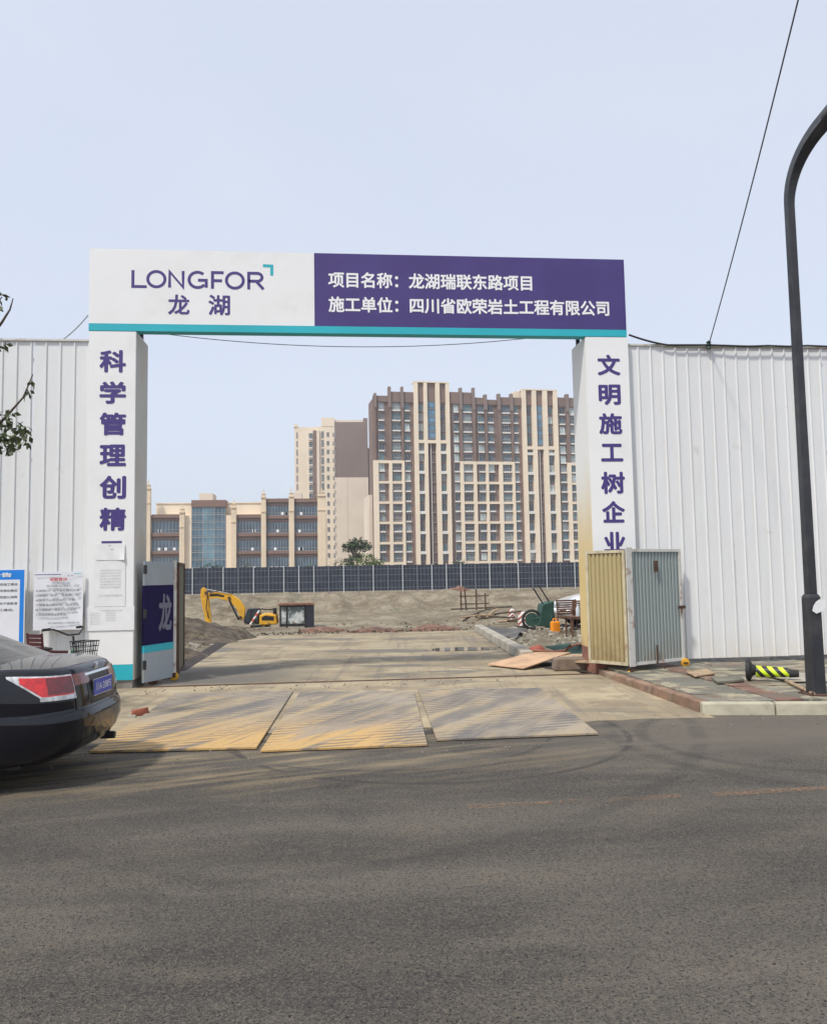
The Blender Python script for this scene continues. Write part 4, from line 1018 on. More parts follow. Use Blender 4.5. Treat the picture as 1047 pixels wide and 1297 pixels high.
gb('side_wing', TAUPE, 466.6, 471.5, 566, None, -3, 10); gb('seam', mat('render_joint', (.50, .41, .32), .9), 440, 440.5, 605, None, .02)
fl = [550.4 + 10.93 * n for n in range(15)]
hfl = G.Z(410, 540) - G.Z(410, 550.93)
for n, y in enumerate(fl):
    z = G.Z(415, y + 2.6)
    G.window(G.U(414.2, 620), z, G.U(417.4, 620) - G.U(414.2, 620), 1.45, 5, GL[2])
    if n < 13: G.window(G.U(407.3, 620), z - .5, G.U(410.6, 620) - G.U(407.3, 620), 2.3, 5, GL[n % 2])
    G.window(G.U(421.8, 620), z - .1, .5, 1.4, 5, GL[n % 3 + 1]); G.box('ledge', LEDGE, G.U(423, 620), G.U(424.2, 620), z - .9, z - .5, .5)
    o = G.window(G.U(391.2, 620), z - .5, G.U(396.4, 620) - G.U(391.2, 620), 1.9, 3, GL[(n * 2) % 4], fm=FRAMEW, pr=.3); o.location.y = 1.5
    G.box('ledge', LEDGE, G.U(391.2, 620), G.U(396.4, 620), z - .95, z - .55, -1.0, 1.5)
    o = G.window(G.U(375.3, 620), z - .3, G.U(377.2, 620) - G.U(375.3, 620), 2.0, 5, GL[2]); o.location.y = 1.5
# --- low school-like building
S_ = Bld(300, 182, 0, 'low cream office building with stone piers and blue window bands left of the towers', 'office_building')
def sb_(name, M, x0, x1, y0, y1, pr, back=0.): return S_.box(name, M, S_.U(x0, 670), S_.U(x1, 670), base if y1 is None else S_.Z((x0 + x1) / 2, y1), S_.Z((x0 + x1) / 2, y0), pr, back)
sb_('wall', CREAM, 180, 413, 652.5, None, -.02, 16); sb_('upper_wall', CREAM, 195, 333, 636.8, 652.4, -2.0, 14); sb_('upper_wall', BROWN, 336, 402, 632.5, 652.4, -.3, 14)
sb_('parapet', CREAM, 195, 333, 635.6, 636.7, -1.8, 14)
BANDB = mat('brown_band', (.215, .135, .105), .8, .06, .3); BANDD = mat('brown_band_dark', (.12, .08, .07), .8, .06, .3)
def bay(x0, x1, rows):
    sb_('bay_back', DBROWN, x0, x1, rows[0][0] - 1, None, .0, .1)
    for (ya, yb, kind) in rows:
        if kind == 'w':
            u0, u1 = S_.U(x0, 670), S_.U(x1, 670); z0, z1 = S_.Z((x0 + x1) / 2, yb), S_.Z((x0 + x1) / 2, ya)
            o = S_.window(u0, z0, u1 - u0, z1 - z0, 8, GSCH, pr=.15)
            for k in range(random.randint(1, 3)):
                q_ = random.uniform(.05, .85) * (u1 - u0); MB().box(q_, q_ + .55, -.16, -.10, .15, .75).build('open_sash', INKW, o)
        elif kind == 'b':
            zm = (ya + yb) / 2; sb_('brown_band', BANDB, x0, x1, ya, zm, .42); sb_('brown_band', BANDD, x0, x1, zm, yb, .25); 
rl = [(652.5, 659.5, 'b'), (660, 675, 'w'), (675.2, 683.4, 'b'), (683.8, 698, 'w'), (698.2, 705.4, 'b'), (706, 722, 'w')]
bay(192.3, 227.6, rl); bay(300.2, 331, rl)
rl2 = [(632.4, 640, 'b'), (640.3, 653, 'w'), (653.2, 660.6, 'b'), (661, 675, 'w'), (675.2, 682.6, 'b'), (683, 697.6, 'w'), (697.8, 705, 'b'), (705.6, 722, 'w')]
bay(337.6, 366, rl2); bay(373, 402, rl2)
sb_('brown_fascia', BANDB, 242.6, 286, 633.5, 642, .3, 14); sb_('curtain_back', DBROWN, 242.6, 286, 642.1, None, 0, .1)
zc = [S_.Z(264, y) for y in (642.3, 652, 661.5, 671, 680.5, 690, 699.5, 709, 722)]
u0 = S_.U(242.8, 670); wd = (S_.U(285.8, 670) - u0) / 3
for i in range(len(zc) - 1):
    for k in range(3): S_.window(u0 + wd * k, zc[i + 1], wd, zc[i] - zc[i + 1], 3, GSCHB if k == 1 else GSCHC, pr=.12)
STONE = mat('pier_stone', (.70, .575, .42), .85, .07, .4)
for (x0, x1, yt, fin) in ((185, 191.6, 620, 1), (228.3, 234.8, 650, 1), (293.5, 299.8, 644, 1), (331.2, 337.3, 631, 1), (366.2, 372.8, 630, 1), (402.3, 412.8, 629, 1)):
    p_ = sb_('stone_pier', STONE, x0, x1, yt, None, .9); xm = (x0 + x1) / 2
    f_ = empty('finial', (S_.U(xm, 670), -.5, S_.Z(xm, yt))); f_.parent = S_.root
    m_ = MB(); wq = (S_.U(x1, 670) - S_.U(x0, 670)) * .5
    m_.box(-wq * 1.08, wq * 1.08, -.6, .3, 0, .25); m_.box(-wq * .75, wq * .75, -.4, .2, .25, .8); m_.box(-wq * .95, wq * .95, -.5, .25, .8, .95); m_.box(-.12, .12, -.2, .05, .95, 1.9); m_.box(-wq * 1.05, wq * 1.05, -.55, .0, -3.2, -2.9)
    m_.build('finial_body', STONE, f_)
    # shallow grooves
    for k in (-1, 1): MB().box(S_.U(xm, 670) + k * wq * .42 - .06, S_.U(xm, 670) + k * wq * .42 + .06, -.94, -.9, 0, S_.Z(xm, yt + 4)).build('rib', CREAM, S_.root)
sb_('penthouse', CREAMS, 248.5, 266, 622.5, 633.4, -4, 10); sb_('penthouse', CREAMS, 371.5, 381.5, 621.5, 632.4, -4, 9)
# --- trees behind the fence
def far_tree(px, py_top, py_base, Y, blobs, M, label, n=900, size=.5):
    b = at(px, 735, Y); b.z = 0; ht = at(px, py_top, Y).z
    bl2 = [(x * ht, y * ht, z * ht, r * ht) for x, y, z, r in blobs]
    return tree(b, ht, bl2, n, size, M, label, 'trees beyond the far fence', trunk=.14)
far_tree(452, 678, 715, 100, [(0, 0, .84, .16), (-.14, .1, .78, .14), (.16, 0, .80, .13), (.0, .1, .6, .12), (-.12, 0, .52, .10)], LEAFD, 'slim taller tree with an open layered crown before the blank gable', 2600, .30)
far_tree(464, 692, 715, 97, [(0, 0, .62, .3), (.3, .1, .5, .26), (-.25, 0, .4, .25), (.5, 0, .3, .2)], LEAFB, 'bushy bright green tree right beside the slim taller tree', 3000, .30)
for i, (px, yt, lb_) in enumerate(((268, 706, 'small green bush showing above the fence before the glass stair front'), (310, 707, 'small pale bush above the fence before the third office bay'), (392, 709, 'thin low bush above the fence before the fourth office bay'),
                            (581, 703, 'round bush above the fence below the middle of the tall block'), (700, 706, 'small bush above the fence below the right shaft of the tall block'), (722, 709, 'low shrub above the fence nearest the right pillar'),
                            (432, 701, 'thin bare pale shrub left of the slim tree'))):
    far_tree(px, yt, 716, 96 + i, [(0, 0, .6, .34), (.25, .1, .5, .28), (-.28, 0, .5, .26)], [LEAFD, LEAF, LEAFB][i % 3], lb_, 1500, .26)

# ------------------------------------------------------------------ site
def mound(name, loc, rx, ry, h, M, label, cat='heap', seed=1, group=None, pw_=1.3):
    m_ = MB(); n, k = 14, 36; vs = [(0, 0, h)]; fs = []
    for i in range(1, n + 1):
        r = i / n
        for j in range(k):
            a = 2 * math.pi * j / k; e_ = 1 + .22 * noise.noise(Vector((math.cos(a) * 1.5, math.sin(a) * 1.5, seed)))
            x, y = math.cos(a) * r * e_ * rx, math.sin(a) * r * e_ * ry
            z = h * (1 - r ** pw_) + h * .30 * (1 - r) ** .3 * noise.noise(Vector((x * 1.7, y * 1.7, seed * 3.1))) + .035 * noise.noise(Vector((x * 7, y * 7, seed)))
            vs.append((x, y, z - (.12 if i == n else 0)))
    fs += [(0, 1 + j, 1 + (j + 1) % k) for j in range(k)]
    for i in range(n - 1):
        for j in range(k): a0 = 1 + i * k + j; b0 = 1 + i * k + (j + 1) % k; fs.append((a0, a0 + k, b0 + k, b0))
    m_.add(vs, fs); return tag(m_.build(name, M, None, loc, smooth=80), label, cat, group)
g = gz(256, 815, 0); mound('soil_heap', (g.x - .6, g.y + 1.2, -.1), 2.0, 2.4, .72, DARKSOIL, 'dark soil heap beside the drain channel left of the site road', seed=2)
g = gz(243, 835, 0); mound('soil_heap', (g.x - .9, g.y + .6, -.1), 1.35, 1.3, .42, DARKSOIL, 'lower stony spoil heap just behind the left gate leaf', seed=5)
g = at(283, 770, 57); mound('soil_heap', (g.x, 57, -1.5), 3.0, 2.2, 1.35, DIRT, 'pale earth hump behind the excavator arm', seed=9)
RUBRED = mat('brown_red_rubble', (.17, .095, .066), .95, .4, 5, bump=1, bscale=14)
for i, (px, py, rx, h, lb_) in enumerate(((477, 798, .95, .10, 'flat reddish rubble patch at the far end of the site road, middle one'), (549, 796, .9, .14, 'reddish rubble heap at the end of the site road, right one'), (405, 797, .8, .10, 'reddish rubble patch right of the glazed cabin, left one'))):
    g = gz(px, py, 0); mound('rubble_heap', (g.x, g.y, -.02), rx, .5, h, RUBRED, lb_, seed=20 + i, group='reddish rubble heaps at the road end')
def pebbles(name, cx, cy, rx, ry, n, s0, s1, M, seed):
    rnd = random.Random(seed); m_ = MB()
    for _ in range(n):
        x, y = cx + rnd.uniform(-rx, rx), cy + rnd.uniform(-ry, ry); s = rnd.uniform(s0, s1); z = max(-.02, ground_h(x, y) if y > 13.6 and (x < -3 or x > 4.3) else 0)
        p_ = [Vector((rnd.uniform(-1, 1), rnd.uniform(-1, 1), rnd.uniform(-.5, .8))).normalized() * s * rnd.uniform(.6, 1) for _ in range(6)]
        o8 = [(a * s * rnd.uniform(.5, 1), b * s * rnd.uniform(.5, 1), c * s * rnd.uniform(.35, .8)) for c in (-1, 1) for a, b in ((-1, -1), (1, -1), (1, 1), (-1, 1))]
        m_.hexa([(x + a, y + b, z + c + s * .3) for a, b, c in o8])
    return tag(m_.build(name, M), kind='stuff')
pebbles('rubble_stones', -5.2, 17.5, 2.1, 3.6, 420, .02, .085, CONC, 3); pebbles('brick_crumbs', -3.3, 14.6, .5, 1.0, 90, .015, .05, BRICKM, 4)
pebbles('rubble_stones', 7.5, 21.5, 3.4, 3.2, 380, .02, .09, CONC, 5); GRAV = mat('grey_gravel', (.20, .18, .15), .9, .3, 30)
pebbles('gravel', 3.5, 8.9, 4.5, .5, 200, .005, .015, GRAV, 6)
pebbles('clods', -2, 27.5, 9, 3.0, 200, .015, .05, DIRT, 12)
pebbles('gravel', -1.5, 8.0, 4.5, .35, 140, .004, .013, GRAV, 7); pebbles('gravel', 1.5, 5.5, 5, 2.6, 60, .003, .008, GRAV, 8)
pebbles('clods', -.5, 12.7, 3.4, .35, 90, .006, .018, DARKSOIL, 9); pebbles('clods', 0, 24.4, 4, .5, 160, .012, .04, DARKSOIL, 10)
# concrete beam along the right edge
A = gz(606, 800, 0); B = gz(668, 838, 0); d = (B - A).normalized(); q = Vector((-d.y, d.x, 0)) * .13
if q.x < 0: q = -q
m_ = MB().hexa([A - q, B - q, B + q, A + q] + [v + Vector((0, 0, .20)) for v in (A - q * .9, B - q * .9, B + q * .9, A + q * .9)])
m_.v = [(x, y, z + .0) for x, y, z in m_.v]
tag(m_.build('concrete_beam', CONC, None, (0, 0, .004), bevel=.025), 'long pale concrete beam lying along the right edge of the site road', 'beam')
# dark tarpaulins / sheets behind the beam
def sheet(name, c, z, M, label, cat, th=.02, amp=.04, seed=3):
    P_ = [gz(x, y, z) for x, y in c]; m_ = MB(); n = 12; vs = []; fs = []
    for j in range(n + 1):
        for i in range(n + 1):
            u, v_ = i / n, j / n; p = P_[0].lerp(P_[1], u).lerp(P_[3].lerp(P_[2], u), v_); p.z = z + amp * noise.noise(Vector((p.x * 1.3, p.y * 1.3, seed))); vs.append(p)
    n1 = len(vs); vs += [v + Vector((0, 0, -th)) for v in vs]; k = n + 1
    for j in range(n):
        for i in range(n): a = j * k + i; fs += [(a, a + 1, a + k + 1, a + k), (a + n1, a + n1 + k, a + n1 + k + 1, a + n1 + 1)]
    edge = [i for i in range(k)] + [j * k + n for j in range(1, k)] + [n * k + i for i in range(n - 1, -1, -1)] + [j * k for j in range(n - 1, 0, -1)]
    for i in range(len(edge)): a, b = edge[i], edge[(i + 1) % len(edge)]; fs.append((a, a + n1, b + n1, b))
    m_.add(vs, fs); return tag(m_.build(name, M, smooth=50), label, cat)
TARP = mat('dark_tarpaulin', (.085, .08, .07), .6, .3, 2, dirt=(.2, .17, .12)); NET = mat('green_net', (.02, .065, .045), .7, .4, 6)
sheet('tarpaulin', [(622, 804), (654, 806), (668, 797), (606, 795)], .08, TARP, 'dark crumpled tarpaulin spread behind the concrete beam', 'tarpaulin', amp=.16)
sheet('tarpaulin', [(690, 822), (745, 829), (745, 815), (705, 815)], .10, NET, 'dark green net lying in front of the right pillar base', 'net', amp=.15, seed=8)
# plywood over the trench, block, hose
PA = [gz(617, 841, .05), gz(663, 846, .05), gz(722, 826, .22), gz(672, 826, .16)]
m_ = MB().hexa([p - Vector((0, 0, .018)) for p in PA] + PA); tag(m_.build('plywood_sheet', PLY), 'bent orange-brown plywood sheet laid over the trench by the right pillar', 'sheet')
PA = [gz(704, 836, .16), gz(748, 838, .18), gz(748, 828, .2), gz(712, 828, .18)]
m_ = MB().hexa([p - Vector((0, 0, .03)) for p in PA] + PA); tag(m_.build('plywood_sheet', WOOD), 'pale split board on the block beside the right pillar', 'board')
g0 = gz(690, 846, .02); g1 = gz(745, 852, .02)
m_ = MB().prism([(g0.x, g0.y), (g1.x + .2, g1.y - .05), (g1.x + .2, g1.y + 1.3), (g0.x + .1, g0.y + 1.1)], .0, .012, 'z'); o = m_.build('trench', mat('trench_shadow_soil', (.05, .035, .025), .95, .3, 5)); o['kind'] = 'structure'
g0 = gz(702, 851, 0); e_ = MB().hexa([(0, 0, 0), (.78, .05, 0), (.78, .4, 0), (.05, .4, 0), (.03, 0.02, .2), (.76, .07, .2), (.76, .38, .2), (.07, .38, .2)])
tag(e_.build('concrete_block', mat('mud_block', (.2, .15, .11), .95, .3, 4, bump=.6), None, (g0.x, g0.y, .012), bevel=.02), 'mud-brown concrete block beside the foot of the right pillar', 'block')
hs = [gz(676, 824, .06), gz(700, 826, .08), gz(716, 824, .12), gz(722, 818, .25), gz(733, 816, .22), gz(748, 817, .1)]
tag(MB().tube(hs, .03, 8).build('hose', mat('orange_hose', (.5, .2, .1), .6), smooth=60), 'orange-red hose curling over the plywood towards the right pillar', 'hose')
tag(mound('red_rags', gz(680, 821, .02), .18, .14, .07, mat('red_rag', (.30, .08, .05), .8), 'x', seed=30), 'small heap of red rags at the end of the concrete beam', 'rags')

# barrier barrels
def barrel(px, py, s, label):
    g = gz(px, py, 0); e = empty('warning_barrel', (g.x, g.y, 0), 0, label, 'traffic barrel', 'red and white warning barrels beside the beam')
    t = bpy.data.materials.get('chevron_sleeve')
    if not t:
        N_ = NT('chevron_sleeve'); x, y, z = N_.sep(N_.pos(True)); f = N_.math('FRACT', N_.math('MULTIPLY', N_.math('ADD', N_.math('ABSOLUTE', x), z), 4.6))
        N_.base(N_.mix(N_.math('GREATER_THAN', f, .5), (.72, .70, .67), (.34, .09, .06))); t = N_.m
    e.scale = (s, s, s * 1.05); s = 1
    MB().lathe([(.24 * s, .1), (.22 * s, .3), (.215 * s, .55), (.18 * s, .66), (.10 * s, .70)], 20).build('sleeve', t, e, smooth=40)
    MB().lathe([(.28 * s, 0), (.28 * s, .06), (.245 * s, .1)], 20).build('rubber_base', RUBBER, e, smooth=40)
barrel(648, 788, .62, 'left of the two red and white barrels, partly behind branches'); barrel(662, 795, .66, 'right of the two red and white barrels, with a black foot')
# pile of sticks left of the barrels
pl_ = empty('branch_pile', gz(618, 790, 0), 0, 'pile of rough branches and boards left of the barrels', 'branch pile')
for k in range(9):
    a = Vector((random.uniform(-1.1, .6), random.uniform(-.5, .5), random.uniform(.05, .3))); b = a + Vector((random.uniform(.5, 1.5), random.uniform(-.5, .5), random.uniform(-.1, .45)))
    MB().tube([a, (a + b) / 2 + Vector((0, 0, .05)), b], random.uniform(.02, .05), 6).build('branch', WOOD if k % 2 else DARKSOIL, pl_, smooth=60)
# green hand cart with raised handles
g = gz(690, 797, 0)
hc = empty('hand_cart', (g.x, g.y, 0), 0, 'green hand cart tipped up with its two handles in the air', 'hand cart')
m_ = MB().hexa([(-.25, -.25, .12), (.18, -.25, .05), (.18, .25, .05), (-.25, .25, .12), (-.12, -.32, .75), (.22, -.32, .85), (.22, .32, .85), (-.12, .32, .75)]); m_.build('tray', GREEN, hc, bevel=.02)
for k, (px0, py0, px1, py1) in enumerate(((692, 772, 675, 745), (700, 770, 683, 743))):
    a = at(px0, py0, g.y - .1); b = at(px1, py1, g.y - .1 + .1 * k); MB().tube([a - hc.location - Vector((-.05, 0, .6)), a - hc.location, b - hc.location], .022, 8).build('handle', TRIM, hc, smooth=60)
m_ = MB().ring((-.42, -.1, .30), .27, .04, 'y', 24, 8); m_.build('tyre', RUBBER, hc, smooth=60)
m_ = MB().lathe([(.2, -.01), (.2, .01)], 20, (-.42, -.1, .30), 'y'); m_.build('wheel_disc', GREEN, hc)
MB().tube([(-.42, -.1, .3), (-.1, -.1, .35), (.1, -.1, .3)], .025, 6).build('fork', GREEN, hc)
# small frame of scaffold tubes on the bank
g = at(600, 768, 62.); sc_ = empty('tube_rack', (g.x, g.y, g.z - .3), 0, 'rusty rack of thin tubes standing on the far bank', 'rack')
for a, b in (((-1, 0, 0), (-1, 0, 1.5)), ((-.6, 0, 0), (-.7, 0, 1.7)), ((.2, 0, 0), (.2, 0, 1.6)), ((.9, 0, 0), (.9, 0, 1.3))): MB().tube([a, b], .06, 6).build('upright', RUST, sc_)
for z in (.5, 1.1): MB().tube([(-1.1, 0, z), (1.2, 0, z)], .05, 6).build('crossbar', RUST, sc_)
MB().tube([(-1.8, 0, .12), (3.0, 0, .22)], .07, 6).build('crossbar', DARKSOIL, sc_)
g = at(580, 748, 77.); mound('rubble_heap', (g.x, g.y, g.z - .3), 1.8, 1, .75, RUBRED, 'reddish brick heap right under the far mesh fence', seed=40)
# orange jerrycan
g = gz(703, 803, 0); e = empty('jerrycan', (g.x, g.y, 0), .3, 'bright orange plastic can standing left of the rattan furniture', 'can')
e.scale = (.72, .72, .9); MB().box(-.17, .17, -.11, .11, 0, .38).build('body', ORANGE, e, bevel=.04); MB().tube([(-.1, 0, .37), (-.08, 0, .46), (.08, 0, .46), (.1, 0, .37)], .02, 8).build('handle', ORANGE, e, smooth=60)
# rattan chair and table
g = gz(724, 803, 0)
def chair(loc, rz, M, label, name='chair', w_=.52):
    e = empty(name, loc, rz, label, 'chair'); h = w_ / 2
    for sx in (-1, 1):
        MB().tube([(sx * h, -.22, 0), (sx * h, -.22, .44)], .02, 6).build('leg', M, e); MB().tube([(sx * h, .24, 0), (sx * h, .24, .45), (sx * h, .3, .92)], .02, 6).build('leg', M, e)
        MB().tube([(sx * h, -.24, .62), (sx * h, .26, .66)], .025, 6).build('armrest', M, e)
    MB().box(-h, h, -.25, .25, .42, .47).build('seat', M, e, bevel=.01)
    m_ = MB()
    for k in range(7): m_.box(-h + .01, h - .01, .25 + .008 * k, .27 + .008 * k, .50 + .06 * k, .548 + .06 * k)
    m_.build('backrest', M, e); return e
chair((g.x + .12, g.y + .4, 0), .2, RATTAN, 'brown rattan armchair right of the orange can', w_=.6)
g2 = gz(738, 807, 0); e = empty('table', (g2.x + .02, g2.y + .1, 0), .1, 'low brown table with bottles beside the rattan armchair', 'table')
MB().box(-.4, .4, -.25, .25, .5, .54).build('table_top', RATTAN, e)
for sx in (-1, 1):
    for sy in (-1, 1): MB().tube([(sx * .36, sy * .21, 0), (sx * .36, sy * .21, .5)], .022, 6).build('leg', RATTAN, e)
chair((g2.x + .3, g2.y + .9, 0), -.4, RATTAN, 'dark rattan chair mostly hidden behind the right pillar', w_=.6)
tag(MB().lathe([(.05, 0), (.05, .2), (.02, .26), (.02, .32)], 12).build('water_bottle', mat('clear_bottle', (.55, .6, .62), .15), None, (g2.x - .12, g2.y, .54), smooth=40), 'clear plastic bottle standing on the low brown table', 'bottle')

# ------------------------------------------------------------------ excavator and cabin
YE = 49.
eb = at(330, 790, YE); ex = empty('excavator', (eb.x, YE, ground_h(eb.x, YE)), 0, 'yellow excavator with its arm raised to the left, working in the pit', 'excavator')
def EP(px, py): p = at(px, py, YE) - ex.location; return (p.x, p.z)
def plate_(name, pts, t0, M, par=ex, bevel=.02): return MB().prism([EP(*p) for p in pts], -t0, t0, 'y').build(name, M, par, bevel=bevel)
bm_ = plate_('boom', [(263, 750.5), (277, 750), (293.6, 752.6), (304.5, 760), (310.8, 770), (309.5, 783), (305, 786), (303, 777), (299, 768.5), (288.7, 761), (276, 757.5), (263.5, 758.5)], .16, YELLOW)
plate_('boom_plate', [(266, 752.5), (276, 752.3), (285, 754), (284, 756.5), (275, 755), (266, 755.6)], .168, TRIM, bm_, 0)
st2 = plate_('stick', [(255.2, 746), (258, 743.8), (261.5, 746.5), (264.6, 756), (268, 786), (268, 797), (262, 797), (260, 784), (254.2, 755)], .13, YELLOW)
a = EP(262, 750); b = EP(290, 752.5)
MB().tube([(a[0], -.05, a[1] + .16), (b[0], -.05, b[1] + .02)], .05, 8).build('ram', STEEL, ex)
a = EP(303, 785); b = EP(291, 760)
MB().tube([(a[0], -.2, a[1]), (b[0], -.2, b[1])], .06, 8).build('ram', TRIM, ex)
plate_('bucket', [(262, 797), (270, 797), (276, 803), (273, 812), (264, 812), (260, 805)], .35, RUST)
cb = plate_('cab', [(311.5, 790), (309.5, 786), (315, 770.5), (328.5, 770), (329.5, 790)], .55, TRIM, ex, .05)
MB().prism([EP(*p) for p in [(311.5, 787), (315.6, 772.6), (319.3, 772.6), (317.8, 787)]], -.56, .56, 'y').build('windscreen', CABGLASS, cb)
MB().prism([EP(*p) for p in [(320.5, 785), (320.5, 772.6), (327.3, 772.4), (327.5, 785)]], -.558, .558, 'y').build('side_window', CABGLASS, cb)
plate_('engine_body', [(330, 791), (330, 778.5), (337, 776.5), (351, 778), (352.5, 790)], .75, YELLOW, ex, .06)
plate_('engine_grille', [(333, 781), (337, 779), (348, 780), (348, 785), (333, 785)], .76, TRIM, ex, 0)
m_ = MB(); a = EP(331, 777); b = EP(350, 777)
m_.tube([(a[0], -.5, a[1] - .1), (a[0], -.5, a[1] + .28), (b[0], -.5, b[1] + .24), (b[0], -.5, b[1] - .1)], .04, 6); m_.build('handrail', TRIM, ex)
plate_('exhaust_box', [(346, 778), (346, 770), (350.5, 770), (350.5, 778)], .2, TRIM, ex, .02)
for sy in (-1, 1):
    tr_ = MB().prism([(x, z) for x, z in [(-1.55, .3), (-1.35, .02), (1.35, .02), (1.6, .32), (1.4, .62), (-1.4, .62)]], sy * .85 - .2, sy * .85 + .2, 'y').build('track', RUBBER, ex, bevel=.08)
    for k in range(5): MB().lathe([(.14, -.22), (.14, .22)], 12, (-1.1 + k * .55, sy * .85, .22), 'y').build('roller', RUST, tr_)
MB().lathe([(.6, .6), (.6, .8)], 20).build('turntable', TRIM, ex)
for k_, (pa, pb, pc) in enumerate((((266, 751), (280, 747.5), (296, 752)), ((264, 753), (262, 770), (265, 783)))):
    a = EP(*pa); b = EP(*pb); c = EP(*pc); MB().tube([(a[0], -.2, a[1]), (b[0], -.24, b[1]), (c[0], -.2, c[1])], .028, 6).build('hose', TRIM, ex, smooth=60)
for pa in ((262, 751), (291, 757.5), (305, 782)):
    a = EP(*pa); MB().lathe([(.1, -.2), (.1, .2)], 12, (a[0], 0, a[1]), 'y').build('pin', RUST, ex)
g0, g1 = at(323, 781, 46.4), at(328, 776, 46.4)
t = NT('marker_stripes'); x, y, z = t.sep(t.pos(True)); t.base(t.mix(t.math('GREATER_THAN', t.math('FRACT', t.math('MULTIPLY', z, 3.2)), .5), (.75, .72, .7), (.6, .1, .05)))
g0 = at(317, 791, 46.4); g1 = at(328.5, 773.5, 46.4); e_ = MB().tube([(0, 0, 0), tuple(g1 - g0)], .055, 8).build('marker_pole', t.m, None, g0); tag(e_, 'leaning red and white marker pole in front of the excavator cab', 'pole')
# glazed cabin with a rusty roof
YC = 47.5
cbn = empty('site_cabin', (at(372, 790, YC).x, YC, 0), 0, 'small glazed black-framed cabin with a rusty roof right of the excavator', 'cabin')
def CP(px, py, Y=YC): p = at(px, py, Y) - cbn.location; return p.x, p.z
x0, zt0 = CP(354, 767); x1, _ = CP(387.5, 767); _, zb0 = CP(370, 792); zb0 -= .5
m_ = MB(); f = .09
for x in (x0, x0 + .38, x1 - f): m_.box(x, x + f, 0, .09, zb0, zt0)
m_.box(x0, x1, .002, .088, zb0 + .45, zb0 + .58); m_.box(x0, x1, .002, .088, zt0 - .1, zt0)
m_.build('front_frame', TRIM, cbn)
t = NT('cabin_pane'); v = t.pos(); t.base(t.mix(t.ramp(t.noise(v, 1.6, 4), .42, .55), (.12, .15, .15), (.55, .57, .55))); t.set(Roughness=.15)
MB().box(x0 + .09, x0 + .375, .03, .05, zb0 + .59, zt0 - .11).build('pane', t.m, cbn); MB().box(x0 + .48, x1 - .1, .03, .05, zb0 + .59, zt0 - .11).build('pane', t.m, cbn)
MB().box(x0 + .02, x1 - .02, .02, .06, zb0, zb0 + .44).build('lower_panel', mat('cabin_panel', (.35, .3, .27), .7, .3, 3), cbn)
x2, _ = CP(397, 767, YC + .5)
MB().hexa([(x1 + .003, 0, zb0), (x2, .5, zb0), (x2, 2.0, zb0), (x1 + .003, 2.0, zb0), (x1 + .003, 0, zt0), (x2, .5, zt0), (x2, 2.0, zt0), (x1 + .003, 2.0, zt0)]).build('side_wall', mat('cabin_side', (.03, .033, .05), .5, .2, 2), cbn)
MB().box(x0, x1, 1.9, 2.0, zb0, zt0).build('rear_wall', CREAMP, cbn)
m_ = MB(); n = 14
for k in range(n): xx = x0 - .08 + (x2 - x0 + .1) * k / n; m_.box(xx, xx + (x2 - x0 + .1) / n * .55, -.15, 2.1, zt0 + .01, zt0 + .09)
m_.box(x0 - .1, x2 + .05, -.12, 2.08, zt0 + .002, zt0 + .05); m_.build('roof', mat('rusty_roof', (.24, .11, .06), .8, .35, 4), cbn)

# ------------------------------------------------------------------ cars
def spow(c, e): return math.copysign(abs(c) ** e, c)
LV = [(0, .80, 2.28, 2.25), (.05, .86, 2.38, 2.36), (.16, .895, 2.45, 2.44), (.30, .915, 2.485, 2.49), (.42, .922, 2.49, 2.49), (.50, .922, 2.47, 2.46), (.53, .916, 2.44, 2.44), (.66, .918, 2.43, 2.40), (.80, .912, 2.41, 2.33), (.92, .895, 2.38, 2.22), (.97, .875, 2.35, 2.15), (1.0, .845, 2.30, 2.08)]
def lv(t):
    for i in range(len(LV) - 1):
        if LV[i][0] <= t <= LV[i + 1][0]:
            k = (t - LV[i][0]) / (LV[i + 1][0] - LV[i][0]); return [LV[i][j] + (LV[i + 1][j] - LV[i][j]) * k for j in (1, 2, 3)]
    return LV[-1][1:]
def zbot(x): return .21 + .06 * sm(2.0, 2.5, abs(x))
def ztopc(x):
    if x < -1.5: return 1.045 - .02 * sm(-1.9, -2.35, x)
    return 1.045 - .07 * sm(-1.2, .9, x) - .20 * sm(.9, 2.3, x)
def surf(ph, t, off=0.):
    """car body skin; ph 0 = middle of the rear, pi = middle of the nose"""
    Wd, Lr, Lf = lv(t); Wd += off; Lr += off; Lf += off
    e = 2 / 4.3; c, s = math.cos(ph), math.sin(ph); L = Lr if c > 0 else Lf
    x = -L * spow(c, e); y = -Wd * spow(s, e)
    if x < 0: x -= 0
    z = zbot(x) + (ztopc(x) - zbot(x)) * t
    return Vector((x, y, z))
def ph_of(y=None, x=None, rear=True):
    if y is not None: s = (abs(y) / .92) ** (4.3 / 2); s = min(1, s); return math.asin(s) if rear else math.pi - math.asin(s)
    c = (abs(x) / 2.46) ** (4.3 / 2); c = min(1, c); return math.acos(c) if x < 0 else math.pi - math.acos(c)
